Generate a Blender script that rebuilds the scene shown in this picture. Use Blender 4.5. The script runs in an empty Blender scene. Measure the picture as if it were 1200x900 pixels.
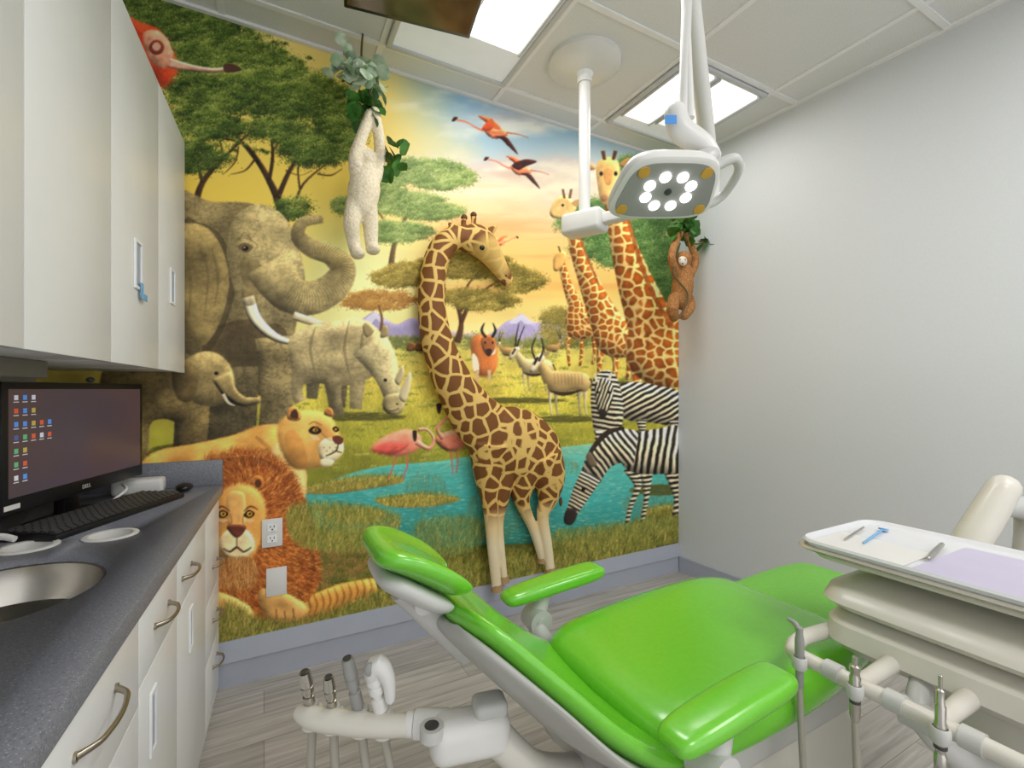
import bpy, bmesh, math, random
import numpy as np
from mathutils import Vector, Matrix
random.seed(7); np.random.seed(7)
scene=bpy.context.scene
scene.view_settings.view_transform='Standard'
F=545.0; TH=math.radians(28.07); CH=1.2; HY=456.0
FW=Vector((math.sin(TH),math.cos(TH),0)); RT=Vector((math.cos(TH),-math.sin(TH),0)); CAM=Vector((0,0,CH))
def at(px,py,x=None,y=None,z=None,d=None):
    r=FW+RT*((px-600)/F)+Vector((0,0,(HY-py)/F))
    if d is not None: k=d
    elif x is not None: k=x/r.x
    elif y is not None: k=y/r.y
    else: k=(z-CH)/r.z
    return CAM+r*k
cd=bpy.data.cameras.new('camera'); cam=bpy.data.objects.new('camera',cd); scene.collection.objects.link(cam)
cd.sensor_width=36; cd.lens=F/1200*36; cd.shift_y=6/1200; cd.clip_start=.02
cam.location=CAM; cam.rotation_euler=(math.pi/2,0,-TH); scene.camera=cam
# ------------------------------------------------------------ materials
def lin(c):
    c=c/255.0
    return c/12.92 if c<=.04045 else ((c+.055)/1.055)**2.4
def L3(rgb): return tuple(lin(c) for c in rgb)+(1,)
def mat(name,rgb,rough=.5,metal=0,noise=None,bump=0,coat=0,emit=0,rgb2=None,spec=.5):
    m=bpy.data.materials.new(name); m.use_nodes=True; nt=m.node_tree; b=nt.nodes['Principled BSDF']
    b.inputs['Base Color'].default_value=L3(rgb); b.inputs['Roughness'].default_value=rough; b.inputs['Metallic'].default_value=metal
    b.inputs['Coat Weight'].default_value=coat; b.inputs['Coat Roughness'].default_value=.15; b.inputs['Specular IOR Level'].default_value=spec
    if emit: 
        b.inputs['Emission Color'].default_value=L3(rgb); b.inputs['Emission Strength'].default_value=emit
    sc=noise if noise else 12
    tc=nt.nodes.new('ShaderNodeTexCoord'); n=nt.nodes.new('ShaderNodeTexNoise'); n.inputs['Scale'].default_value=sc; n.inputs['Detail'].default_value=3
    nt.links.new(tc.outputs['Object'],n.inputs['Vector'])
    r=nt.nodes.new('ShaderNodeValToRGB'); r.color_ramp.elements[0].position=.35; r.color_ramp.elements[1].position=.65
    c2=rgb2 if rgb2 else tuple(max(0,c*.985) for c in rgb)
    r.color_ramp.elements[0].color=L3(c2); r.color_ramp.elements[1].color=L3(rgb)
    nt.links.new(n.outputs['Fac'],r.inputs['Fac']); nt.links.new(r.outputs['Color'],b.inputs['Base Color'])
    if bump:
        bp=nt.nodes.new('ShaderNodeBump'); bp.inputs['Strength'].default_value=bump; bp.inputs['Distance'].default_value=.01
        nt.links.new(n.outputs['Fac'],bp.inputs['Height']); nt.links.new(bp.outputs['Normal'],b.inputs['Normal'])
    return m
M={}
M['wall']=mat('wall_paint',(212,215,217),.6,noise=150)
M['ceil']=mat('ceiling_tile',(228,229,228),.8,noise=240,rgb2=(214,215,214))
M['tbar']=mat('tbar_white',(238,238,238),.4)
M['tframe']=mat('troffer_frame',(200,202,203),.4)
M['base']=mat('baseboard_vinyl',(170,175,188),.4)
M['cab']=mat('cabinet_white_laminate',(230,231,230),.35,rgb2=(228,229,228))
M['cabin']=mat('cabinet_inner',(120,118,112),.6)
M['pull']=mat('pull_frame_white',(244,245,246),.3)
M['pullin']=mat('pull_recess',(160,170,184),.5)
M['nickel']=mat('brushed_nickel',(170,160,145),.3,1)
M['steel']=mat('stainless_steel',(192,188,180),.25,1,noise=40)
M['dsteel']=mat('dark_steel',(130,130,132),.25,1,noise=40)
M['green']=mat('green_vinyl',(108,194,44),.24,noise=90,rgb2=(104,190,41),spec=.6,coat=.4)
M['green2']=mat('green_vinyl_foot',(112,186,66),.35,noise=90,rgb2=(108,180,62),spec=.4)
M['cream']=mat('cream_plastic',(216,212,201),.3,coat=.2)
M['white']=mat('white_plastic',(224,223,219),.32)
M['grey']=mat('grey_plastic',(150,150,147),.4)
M['shell']=mat('shell_grey_plastic',(176,176,170),.4)
M['lgrey']=mat('light_grey_plastic',(196,196,192),.35)
M['dgrey']=mat('dark_grey_plastic',(60,60,62),.4)
M['gap']=mat('shadow_gap_grey',(120,117,110),.5)
M['black']=mat('black_plastic',(16,16,18),.35)
M['hose']=mat('hose_grey',(165,160,148),.5)
M['blue']=mat('blue_sticker',(60,140,215),.5)
M['bluetag']=mat('pale_blue_tag',(110,170,215),.5)
M['orange']=mat('orange_pad',(205,160,60),.5)
M['led']=mat('led_lens',(255,255,255),.3,emit=4)
M['diff']=mat('light_diffuser',(255,255,252),.5,emit=1.3)
M['diffd']=mat('light_reflector',(220,223,225),.5,emit=.22)
M['leaf']=mat('plastic_leaf_green',(70,125,45),.5,noise=30,rgb2=(42,92,28))
M['leafp']=mat('plastic_leaf_pale',(205,218,195),.5,noise=30,rgb2=(150,178,138))
M['vine']=mat('vine_stem',(90,80,45),.7)
M['wfur']=mat('cream_plush_fur',(242,231,205),.95,noise=110,bump=.5,rgb2=(224,208,176))
M['bfur']=mat('brown_plush_fur',(182,128,74),.95,noise=110,bump=.5,rgb2=(142,94,50))
M['facew']=mat('plush_face_white',(225,215,195),.9)
M['lav']=mat('lavender_tray_paper',(190,184,206),.7)
M['tray']=mat('tray_grey',(216,217,220),.25)
M['traym']=mat('tray_rim_metal',(205,200,188),.3,.5)
M['eyeblk']=mat('eye_black',(15,12,10),.15)
M['horn']=mat('giraffe_brown',(100,58,26),.7)
M['hoof']=mat('hoof_tan',(170,140,96),.7)
def floor_mat():
    m=bpy.data.materials.new('grey_vinyl_planks'); m.use_nodes=True; nt=m.node_tree; b=nt.nodes['Principled BSDF']; b.inputs['Roughness'].default_value=.42
    tc=nt.nodes.new('ShaderNodeTexCoord'); br=nt.nodes.new('ShaderNodeTexBrick')
    br.inputs['Scale'].default_value=1; br.inputs['Brick Width'].default_value=1.2; br.inputs['Row Height'].default_value=.15; br.inputs['Mortar Size'].default_value=.0012
    br.inputs['Color1'].default_value=L3((190,186,180)); br.inputs['Color2'].default_value=L3((174,170,165)); br.inputs['Mortar'].default_value=L3((132,128,122)); br.offset=.37
    nt.links.new(tc.outputs['Object'],br.inputs['Vector'])
    mp=nt.nodes.new('ShaderNodeMapping'); mp.inputs['Scale'].default_value=(1.5,22,1); nt.links.new(tc.outputs['Object'],mp.inputs['Vector'])
    n=nt.nodes.new('ShaderNodeTexNoise'); n.inputs['Scale'].default_value=2.2; n.inputs['Detail'].default_value=6; n.inputs['Distortion'].default_value=.8
    nt.links.new(mp.outputs['Vector'],n.inputs['Vector'])
    r=nt.nodes.new('ShaderNodeValToRGB'); r.color_ramp.elements[0].position=.3; r.color_ramp.elements[1].position=.7
    r.color_ramp.elements[0].color=(.64,.63,.62,1); r.color_ramp.elements[1].color=(1.08,1.07,1.06,1)
    nt.links.new(n.outputs['Fac'],r.inputs['Fac'])
    mx=nt.nodes.new('ShaderNodeMixRGB'); mx.blend_type='MULTIPLY'; mx.inputs[0].default_value=1
    nt.links.new(br.outputs['Color'],mx.inputs[1]); nt.links.new(r.outputs['Color'],mx.inputs[2]); nt.links.new(mx.outputs[0],b.inputs['Base Color'])
    return m
M['floor']=floor_mat()
def speck_mat():
    m=bpy.data.materials.new('speckled_grey_solid_surface'); m.use_nodes=True; nt=m.node_tree; b=nt.nodes['Principled BSDF']; b.inputs['Roughness'].default_value=.42
    tc=nt.nodes.new('ShaderNodeTexCoord'); v=nt.nodes.new('ShaderNodeTexVoronoi'); v.inputs['Scale'].default_value=230
    nt.links.new(tc.outputs['Object'],v.inputs['Vector'])
    r=nt.nodes.new('ShaderNodeValToRGB'); e=r.color_ramp.elements; e[0].position=.05; e[0].color=L3((185,187,194)); e[1].position=.28; e[1].color=L3((122,124,132))
    nt.links.new(v.outputs['Distance'],r.inputs['Fac'])
    n=nt.nodes.new('ShaderNodeTexNoise'); n.inputs['Scale'].default_value=200; nt.links.new(tc.outputs['Object'],n.inputs['Vector'])
    r2=nt.nodes.new('ShaderNodeValToRGB'); r2.color_ramp.elements[0].position=.36; r2.color_ramp.elements[0].color=(.72,.72,.73,1); r2.color_ramp.elements[1].position=.46; r2.color_ramp.elements[1].color=(1,1,1,1)
    nt.links.new(n.outputs['Fac'],r2.inputs['Fac'])
    mx=nt.nodes.new('ShaderNodeMixRGB'); mx.blend_type='MULTIPLY'; mx.inputs[0].default_value=1
    nt.links.new(r.outputs['Color'],mx.inputs[1]); nt.links.new(r2.outputs['Color'],mx.inputs[2]); nt.links.new(mx.outputs[0],b.inputs['Base Color'])
    return m
M['counter']=speck_mat()
YW=2.203
HEADP=at(575,303,y=YW-.09)
def giraffe_mat():
    m=bpy.data.materials.new('giraffe_coat'); m.use_nodes=True; nt=m.node_tree; b=nt.nodes['Principled BSDF']; b.inputs['Roughness'].default_value=.7
    tc=nt.nodes.new('ShaderNodeTexCoord'); n=nt.nodes.new('ShaderNodeTexNoise'); n.inputs['Scale'].default_value=9
    nt.links.new(tc.outputs['Object'],n.inputs['Vector'])
    mx0=nt.nodes.new('ShaderNodeMixRGB'); mx0.inputs[0].default_value=.035; nt.links.new(tc.outputs['Object'],mx0.inputs[1]); nt.links.new(n.outputs['Color'],mx0.inputs[2])
    v=nt.nodes.new('ShaderNodeTexVoronoi'); v.feature='DISTANCE_TO_EDGE'; v.inputs['Scale'].default_value=14.5; v.inputs['Randomness'].default_value=.8
    nt.links.new(mx0.outputs[0],v.inputs['Vector'])
    r=nt.nodes.new('ShaderNodeValToRGB'); e=r.color_ramp.elements; e[0].position=.075; e[0].color=(0,0,0,1); e[1].position=.12; e[1].color=(1,1,1,1)
    nt.links.new(v.outputs['Distance'],r.inputs['Fac'])
    sx=nt.nodes.new('ShaderNodeSeparateXYZ'); nt.links.new(tc.outputs['Object'],sx.inputs[0])
    mr=nt.nodes.new('ShaderNodeMapRange'); mr.inputs['From Min'].default_value=.50; mr.inputs['From Max'].default_value=.60; nt.links.new(sx.outputs['Z'],mr.inputs['Value'])
    vd=nt.nodes.new('ShaderNodeVectorMath'); vd.operation='DISTANCE'; nt.links.new(tc.outputs['Object'],vd.inputs[0]); vd.inputs[1].default_value=HEADP
    mr2=nt.nodes.new('ShaderNodeMapRange'); mr2.inputs['From Min'].default_value=.09; mr2.inputs['From Max'].default_value=.13; mr2.inputs['To Min'].default_value=.2; nt.links.new(vd.outputs['Value'],mr2.inputs['Value'])
    mu=nt.nodes.new('ShaderNodeMath'); mu.operation='MULTIPLY'; nt.links.new(r.outputs['Color'],mu.inputs[0]); nt.links.new(mr.outputs[0],mu.inputs[1])
    mu2=nt.nodes.new('ShaderNodeMath'); mu2.operation='MULTIPLY'; nt.links.new(mu.outputs[0],mu2.inputs[0]); nt.links.new(mr2.outputs[0],mu2.inputs[1])
    mx=nt.nodes.new('ShaderNodeMixRGB'); mx.inputs[1].default_value=L3((228,188,104)); mx.inputs[2].default_value=L3((122,72,20))
    nt.links.new(mu2.outputs[0],mx.inputs[0])
    mr3=nt.nodes.new('ShaderNodeMapRange'); mr3.inputs['From Min'].default_value=.40; mr3.inputs['From Max'].default_value=.60; mr3.inputs['To Min'].default_value=1; mr3.inputs['To Max'].default_value=0; nt.links.new(sx.outputs['Z'],mr3.inputs['Value'])
    mx3=nt.nodes.new('ShaderNodeMixRGB'); mx3.inputs[2].default_value=L3((236,220,182)); nt.links.new(mr3.outputs[0],mx3.inputs[0]); nt.links.new(mx.outputs[0],mx3.inputs[1]); nt.links.new(mx3.outputs[0],b.inputs['Base Color'])
    return m
M['giraffe']=giraffe_mat()
# ------------------------------------------------------------ mesh builder
def catmull(pts,n=6,closed=False):
    P=[tuple(p) for p in pts]; out=[]; k=len(P)
    if k<3 and not closed: 
        return [tuple(a+(b-a)*i/n for a,b in zip(P[0],P[1])) for i in range(n+1)]
    rng=k if closed else k-1
    for i in range(rng):
        if closed: p0,p1,p2,p3=P[i-1],P[i],P[(i+1)%k],P[(i+2)%k]
        else: p0,p1,p2,p3=P[max(i-1,0)],P[i],P[i+1],P[min(i+2,k-1)]
        for j in range(n):
            t=j/n
            out.append(tuple(.5*((2*b)+(-a+c)*t+(2*a-5*b+4*c-d)*t*t+(-a+3*b-3*c+d)*t**3) for a,b,c,d in zip(p0,p1,p2,p3)))
    if not closed: out.append(P[-1])
    return out
class MB:
    def __init__(s): s.v=[];s.f=[];s.m=[];s.cur=0
    def add(s,vs,fs):
        o=len(s.v); s.v+= [tuple(v) for v in vs]; s.f+=[tuple(i+o for i in f) for f in fs]; s.m+=[s.cur]*len(fs); return s
    def box8(s,c): return s.add(c,[(0,3,2,1),(4,5,6,7),(0,1,5,4),(1,2,6,5),(2,3,7,6),(3,0,4,7)])
    def box(s,c,sz,R=None):
        c=Vector(c); vs=[]
        for z in(-1,1):
            for x,y in((-1,-1),(1,-1),(1,1),(-1,1)):
                p=Vector((x*sz[0]/2,y*sz[1]/2,z*sz[2]/2))
                if R: p=R@p
                vs.append(c+p)
        return s.box8(vs)
    def prism(s,pts,z0,z1):
        n=len(pts); vs=[(p[0],p[1],z0) for p in pts]+[(p[0],p[1],z1) for p in pts]
        return s.add(vs,[tuple(range(n))[::-1],tuple(range(n,2*n))]+[(i,(i+1)%n,n+(i+1)%n,n+i) for i in range(n)])
    def loft(s,rings,cap=True):
        n=len(rings[0]); vs=[p for r in rings for p in r]; fs=[]
        for k in range(len(rings)-1):
            for i in range(n):
                a=k*n+i;b=k*n+(i+1)%n; fs.append((a,b,b+n,a+n))
        if cap: fs.append(tuple(range(n))[::-1]); fs.append(tuple(range((len(rings)-1)*n,len(rings)*n)))
        return s.add(vs,fs)
    def tube(s,pts,r,n=14,sp=5,flat=None,round_ends=False):
        pts=[Vector(p) for p in pts]; rr=list(r) if isinstance(r,(list,tuple)) else [r]*len(pts)
        fl=list(flat) if isinstance(flat,(list,tuple)) else [flat or 1]*len(pts)
        if sp and len(pts)>2:
            q=catmull([tuple(p)+(a,f_) for p,a,f_ in zip(pts,rr,fl)],sp); pts=[Vector(a[:3]) for a in q]; rr=[max(a[3],1e-4) for a in q]; fl=[a[4] for a in q]
        if round_ends:
            t0=(pts[0]-pts[1]).normalized(); t1=(pts[-1]-pts[-2]).normalized(); A=[];B=[]
            for a in (80,55,28): A.append((pts[0]+t0*rr[0]*math.sin(math.radians(a)),rr[0]*math.cos(math.radians(a))))
            for a in (28,55,80): B.append((pts[-1]+t1*rr[-1]*math.sin(math.radians(a)),rr[-1]*math.cos(math.radians(a))))
            pts=[a[0] for a in A]+pts+[b[0] for b in B]; rr=[a[1] for a in A]+rr+[b[1] for b in B]; fl=[fl[0]]*3+fl+[fl[-1]]*3
        rings=[]; u=None
        for i,p in enumerate(pts):
            t=(pts[min(i+1,len(pts)-1)]-pts[max(i-1,0)])
            t=t.normalized() if t.length>1e-9 else Vector((0,0,1))
            if u is None:
                u=Vector((0,1,0)) if abs(t.y)<.9 else Vector((1,0,0))
            u=(u-t*u.dot(t)).normalized(); w=t.cross(u)
            ring=[]
            for k in range(n):
                a=2*math.pi*k/n; o=u*math.cos(a)*rr[i]+w*math.sin(a)*rr[i]
                o.y*=fl[i]
                ring.append(p+o)
            rings.append(ring)
        return s.loft(rings)
    def cyl(s,p0,p1,r0,r1=None,n=24): return s.tube([p0,p1],[r0,r0 if r1 is None else r1],n,0)
    def ell(s,c,r,R=None,n=16):
        c=Vector(c); rings=[]
        for j in range(1,n):
            ph=math.pi*j/n; ring=[]
            for k in range(2*n):
                a=math.pi*k/n; p=Vector((r[0]*math.sin(ph)*math.cos(a),r[1]*math.sin(ph)*math.sin(a),-r[2]*math.cos(ph)))
                if R: p=R@p
                ring.append(c+p)
            rings.append(ring)
        return s.loft(rings)
    def lathe(s,prof,c,ax=(0,0,1),n=32,close=True):
        ax=Vector(ax).normalized(); c=Vector(c); u=Vector((1,0,0)) if abs(ax.x)<.9 else Vector((0,1,0)); u=(u-ax*u.dot(ax)).normalized(); w=ax.cross(u)
        return s.loft([[c+ax*h+u*r*math.cos(2*math.pi*k/n)+w*r*math.sin(2*math.pi*k/n) for k in range(n)] for r,h in prof],close)
    def obj(s,name,mats,parent=None,bevel=0,seg=2,sharp=38,label=None):
        me=bpy.data.meshes.new(name); me.from_pydata(s.v,[],s.f)
        if not isinstance(mats,(list,tuple)): mats=[mats]
        for m in mats: me.materials.append(M[m] if isinstance(m,str) else m)
        me.polygons.foreach_set('material_index',s.m)
        bm=bmesh.new(); bm.from_mesh(me); bmesh.ops.recalc_face_normals(bm,faces=bm.faces)
        if bevel:
            ed=[e for e in bm.edges if len(e.link_faces)==2 and e.calc_face_angle(0)>math.radians(40)]
            bmesh.ops.bevel(bm,geom=ed,offset=bevel,segments=seg,affect='EDGES',profile=.5,clamp_overlap=True)
        bm.to_mesh(me); bm.free()
        me.polygons.foreach_set('use_smooth',[True]*len(me.polygons)); me.set_sharp_from_angle(angle=math.radians(sharp))
        o=bpy.data.objects.new(name,me); scene.collection.objects.link(o)
        if parent: par(o,parent)
        if label: o['label']=label
        return o
def par(o,p):
    o.parent=p; o.matrix_parent_inverse=Matrix.Translation(-p.location) if p.type=='EMPTY' else Matrix.Identity(4)
def thing(name,loc,label,cat,group=None):
    e=bpy.data.objects.new(name,None); e.empty_display_size=.05; e.location=loc; scene.collection.objects.link(e)
    e['label']=label; e['category']=cat
    if group: e['group']=group
    return e
def top(o,label,cat,group=None):
    o['label']=label;o['category']=cat
    if group:o['group']=group
    return o
def struct(o): o['kind']='structure'; return o
def evalmesh(o):
    dg=bpy.context.evaluated_depsgraph_get(); dg.update(); me=bpy.data.meshes.new_from_object(o.evaluated_get(dg)); o.modifiers.clear(); o.data=me; return o
def remesh(o,vox,it=6):
    m=o.modifiers.new('r','REMESH'); m.mode='VOXEL'; m.voxel_size=vox; m.use_smooth_shade=True
    s=o.modifiers.new('s','SMOOTH'); s.iterations=it; s.factor=.5
    return evalmesh(o)
# ------------------------------------------------------------ room
H=2.7; CX=2.425
def rwx(y): return CX+.0614*(YW-y)
def lwx(y): return -.70+.048*(y-YW)
YB=-1.9
lf=(lwx(YW),YW); lb=(lwx(YB),YB); rf=(CX,YW); rb=(rwx(YB),YB)
def slab(pts,z0,z1,name,m):
    return struct(MB().prism(pts,z0,z1).obj(name,m))
slab([lb,rb,rf,lf],-.08,0,'floor','floor')
slab([lb,rb,rf,lf],H,H+.08,'ceiling','ceil')
slab([(lf[0],YW),(rf[0],YW),(rf[0],YW+.1),(lf[0],YW+.1)],0,H,'wall_front','wall')
slab([rf,rb,(rb[0]+.1,rb[1]),(rf[0]+.1,rf[1])],0,H,'wall_right','wall')
slab([lf,lb,(lb[0]-.1,lb[1]),(lf[0]-.1,lf[1])],0,H,'wall_left','wall')
b=MB(); b.box8([(lf[0]+.5,YW-.014,0),(CX,YW-.014,0),(CX,YW,0),(lf[0]+.5,YW,0),(lf[0]+.5,YW-.014,.10),(CX,YW-.014,.10),(CX,YW,.10),(lf[0]+.5,YW,.10)])
b.box8([(lf[0]+.5,YW-.022,.10),(CX,YW-.022,.10),(CX,YW,.10),(lf[0]+.5,YW,.10),(lf[0]+.5,YW-.010,.182),(CX,YW-.010,.182),(CX,YW,.182),(lf[0]+.5,YW,.182)])
struct(b.obj('baseboard_front','base'))
b=MB(); b.prism([(CX,YW-.02),(rwx(YB),YB),(rwx(YB)-.014,YB),(CX-.014,YW-.02)],0,.10); struct(b.obj('baseboard_right','base'))
gx=[-.15,.45,1.055,1.66,2.265]; gy=[2.05,1.45,.85,.25,-.35,-.95,-1.55]
b=MB()
for x in gx: b.box((x,(YW+YB)/2,H-.003),(.024,YW-YB-.02,.006))
for y in gy:
    x0=lwx(y)+.01;x1=rwx(y)-.01; b.box(((x0+x1)/2,y,H-.0035),(x1-x0,.024,.007))
b.prism([(lf[0],YW),(CX,YW),(CX,YW-.022),(lf[0],YW-.022)],H-.012,H)
b.prism([(CX,YW),(rwx(YB),YB),(rwx(YB)-.022,YB),(CX-.022,YW)],H-.012,H)
struct(b.obj('trim_1','tbar'))
def troffer(x0,x1,y0,y1,strips,label):
    e=thing('ceiling_light',((x0+x1)/2,(y0+y1)/2,H-.006),label,'ceiling light','recessed fluorescent troffers')
    b=MB(); t=.022; z0=H-.022;z1=H-.007
    b.box(((x0+x1)/2,y0+t/2,(z0+z1)/2),(x1-x0,t,z1-z0)); b.box(((x0+x1)/2,y1-t/2,(z0+z1)/2),(x1-x0,t,z1-z0))
    b.box((x0+t/2,(y0+y1)/2,(z0+z1)/2),(t,y1-y0-2*t,z1-z0)); b.box((x1-t/2,(y0+y1)/2,(z0+z1)/2),(t,y1-y0-2*t,z1-z0))
    b.obj('frame','tframe',e,.002)
    MB().box(((x0+x1)/2,(y0+y1)/2,H-.010),(x1-x0-2*t,y1-y0-2*t,.004)).obj('reflector','diffd',e)
    for s in strips:
        MB().box(((s[0]+s[1])/2,(s[2]+s[3])/2,H-.018),(s[1]-s[0],s[3]-s[2],.010)).obj('diffuser','diff',e,.003)
        for xx in(s[0]-.009,s[1]+.009): MB().box((xx,(s[2]+s[3])/2,H-.020),(.012,s[3]-s[2]+.02,.014)).obj('lens_frame','tframe',e,.002)
    return e
troffer(.465,1.04,.865,2.035,[(.74,.99,.93,1.80)],'white recessed ceiling light with a bright central diffuser')
troffer(1.675,2.25,1.465,2.035,[(1.715,1.89,1.50,1.93),(1.935,2.21,1.50,1.90)],'white square recessed ceiling light with two glowing diffusers')
def area(loc,sx,sy,pw,col=(1,.985,.96)):
    l=bpy.data.lights.new('troffer_or_fill_lamp','AREA'); l.shape='RECTANGLE'; l.size=sx;l.size_y=sy;l.energy=pw;l.color=col
    o=bpy.data.objects.new('troffer_or_fill_lamp',l); o.location=loc; scene.collection.objects.link(o)
area((.87,1.37,H-.035),.26,.85,10); area((1.86,1.67,H-.035),.48,.34,4)
area((.75,-.95,H-.03),.5,1.1,18); area((1.85,-.5,H-.03),.5,1.1,20)  # added lamps behind the camera, no troffer fixtures above them
w=bpy.data.worlds.new('w'); scene.world=w; w.use_nodes=True; w.node_tree.nodes['Background'].inputs[0].default_value=(.985,.99,1,1); w.node_tree.nodes['Background'].inputs[1].default_value=1.4
# ------------------------------------------------------------ MURAL painting (own raster -> vertex colours of the mural mesh)
SC=2; OY=60; CWp,CHp=800,840
W_,H_=CWp*SC,CHp*SC
YY,XX=np.mgrid[0:H_,0:W_].astype(np.float32); XX=XX/SC; YY=YY/SC-OY
def vnoise(cx,cy,seed):
    r=np.random.RandomState(seed); gw=int(CWp/cx)+3; gh=int(CHp/cy)+3; g=r.rand(gh,gw).astype(np.float32)
    x=XX[0]/cx; y=(YY[:,0]+OY)/cy; xi=x.astype(int); yi=y.astype(int); fx=x-xi; fy=y-yi; fx=fx*fx*(3-2*fx); fy=fy*fy*(3-2*fy)
    a=g[yi][:,xi];b_=g[yi][:,xi+1];c=g[yi+1][:,xi];d=g[yi+1][:,xi+1]
    fx=fx[None,:];fy=fy[:,None]
    return (a*(1-fx)+b_*fx)*(1-fy)+(c*(1-fx)+d*fx)*fy
def fbm(cx,cy,seed,o=4,g=.5):
    t=0;a=1;s=0
    for i in range(o): t=t+a*vnoise(cx/2**i,cy/2**i,seed+i); s+=a; a*=g
    return t/s
N1=fbm(90,60,1,3); N2=fbm(18,18,11); N3=fbm(5,5,21,2); N4=fbm(170,60,31,4,.45); NH=fbm(16,3.5,51,3); NB=fbm(30,24,81,4)
def ridg(cx,cy,s): n=fbm(cx,cy,s,3,.6); return np.clip(1-np.abs(n-.5)*16,0,1)
NS=np.maximum(ridg(11,4.5,301),.8*ridg(7,9,311))
IMG=np.zeros((H_,W_,3),np.float32)
def C(*a): return np.array(a,np.float32)
def mixc(a,b,t): return a*(1-t[...,None])+b*t[...,None]
def ramp(v,stops):
    out=np.zeros(v.shape+(3,),np.float32); xs=[s[0] for s in stops]
    for k in range(3): out[...,k]=np.interp(v,xs,[s[1][k] for s in stops])
    return out
def polymask(pts,smooth=True):
    if smooth: pts=catmull(pts,6,True)
    P=np.array([(x*SC,(y+OY)*SC) for x,y in pts])
    x0=int(max(0,np.floor(P[:,0].min())-1)); x1=int(min(W_,np.ceil(P[:,0].max())+2)); y0=int(max(0,np.floor(P[:,1].min())-1)); y1=int(min(H_,np.ceil(P[:,1].max())+2))
    if x1<=x0 or y1<=y0: return None
    A=np.zeros((y1-y0,x1-x0+1),np.int32); n=len(P)
    for i in range(n):
        (xa,ya),(xb,yb)=P[i],P[(i+1)%n]
        if ya==yb: continue
        if ya>yb: xa,ya,xb,yb=xb,yb,xa,ya
        r0=max(int(np.ceil(ya-.5)),y0); r1=min(int(np.ceil(yb-.5)),y1)
        if r1<=r0: continue
        rows=np.arange(r0,r1); xi=xa+(rows+.5-ya)*(xb-xa)/(yb-ya); ci=np.clip(np.ceil(xi-.5).astype(int)-x0,0,x1-x0)
        np.add.at(A,(rows-y0,ci),1)
    return (slice(y0,y1),slice(x0,x1)),(np.cumsum(A,1)[:,:-1]%2)>0
def limbpts(pts,ws):
    q=catmull([tuple(p)+(w,) for p,w in zip(pts,ws)],6); Lf=[];R=[]
    for i,(x,y,w_) in enumerate(q):
        a=q[max(i-1,0)];b_=q[min(i+1,len(q)-1)]; dx,dy=b_[0]-a[0],b_[1]-a[1]; l=math.hypot(dx,dy) or 1
        nx,ny=-dy/l*w_/2,dx/l*w_/2; Lf.append((x+nx,y+ny)); R.append((x-nx,y-ny))
    return Lf+R[::-1]
def blur(A,r):
    r=max(1,int(r))
    for ax in(0,1):
        for _ in range(2):
            P=np.pad(A,[(r+1,r) if k==ax else (0,0) for k in(0,1)],mode='constant'); c=np.cumsum(P,ax)
            A=(c[2*r+1:]-c[:-2*r-1])/(2*r+1) if ax==0 else (c[:,2*r+1:]-c[:,:-2*r-1])/(2*r+1)
    return A
def union(ms):
    ms=[m for m in ms if m is not None]
    y0=min(m[0][0].start for m in ms);y1=max(m[0][0].stop for m in ms);x0=min(m[0][1].start for m in ms);x1=max(m[0][1].stop for m in ms)
    A=np.zeros((y1-y0,x1-x0),bool)
    for (sy,sx),m in ms: A[sy.start-y0:sy.stop-y0,sx.start-x0:sx.stop-x0]|=m
    return (slice(y0,y1),slice(x0,x1)),A
def P_(pts): return polymask(pts)
def Lm(pts,ws): return polymask(limbpts(pts,ws),False)
def El(cx,cy,rx,ry): return polymask([(cx+rx*math.cos(a*math.pi/8),cy+ry*math.sin(a*math.pi/8)) for a in range(16)],False)
def put(y,x,c,al):
    ok=(y>=0)&(y<H_)&(x>=0)&(x<W_); y=y[ok];x=x[ok];c=c[ok]; IMG[y,x]=IMG[y,x]*(1-al)+c*al
seedc=[100]
def strokes(m,ang,ln,dens,amp=.25,al=.6,spread=.35,wid=1,cols=None,bias=0,curve=0):
    if m is None: return
    seedc[0]+=1; r=np.random.RandomState(seedc[0]); sl,A=m; ys,xs=np.nonzero(A)
    if len(ys)==0: return
    if cols is None: amp*=.7
    n=int(len(ys)/SC/SC*dens)+1; i=r.randint(0,len(ys),n); y0=(ys[i]+sl[0].start).astype(np.float32); x0=(xs[i]+sl[1].start).astype(np.float32)
    a=(ang(x0/SC,y0/SC-OY) if callable(ang) else np.full(n,ang))+spread*r.randn(n)
    base=IMG[y0.astype(int),x0.astype(int)] if cols is None else np.array(cols,np.float32)[r.randint(0,len(cols),n)]
    c=base*(1+bias+amp*r.randn(n,1)); L_=ln*SC*(.5+.8*r.rand(n)); K_=int(ln*SC*1.3)+1
    for k in range(K_):
        on=k<L_; aa=a+curve*k/K_; x=x0+np.cos(aa)*k; y=y0+np.sin(aa)*k
        for w_ in range(wid): put(y[on].astype(int)+w_,x[on].astype(int),c[on],al)
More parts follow.
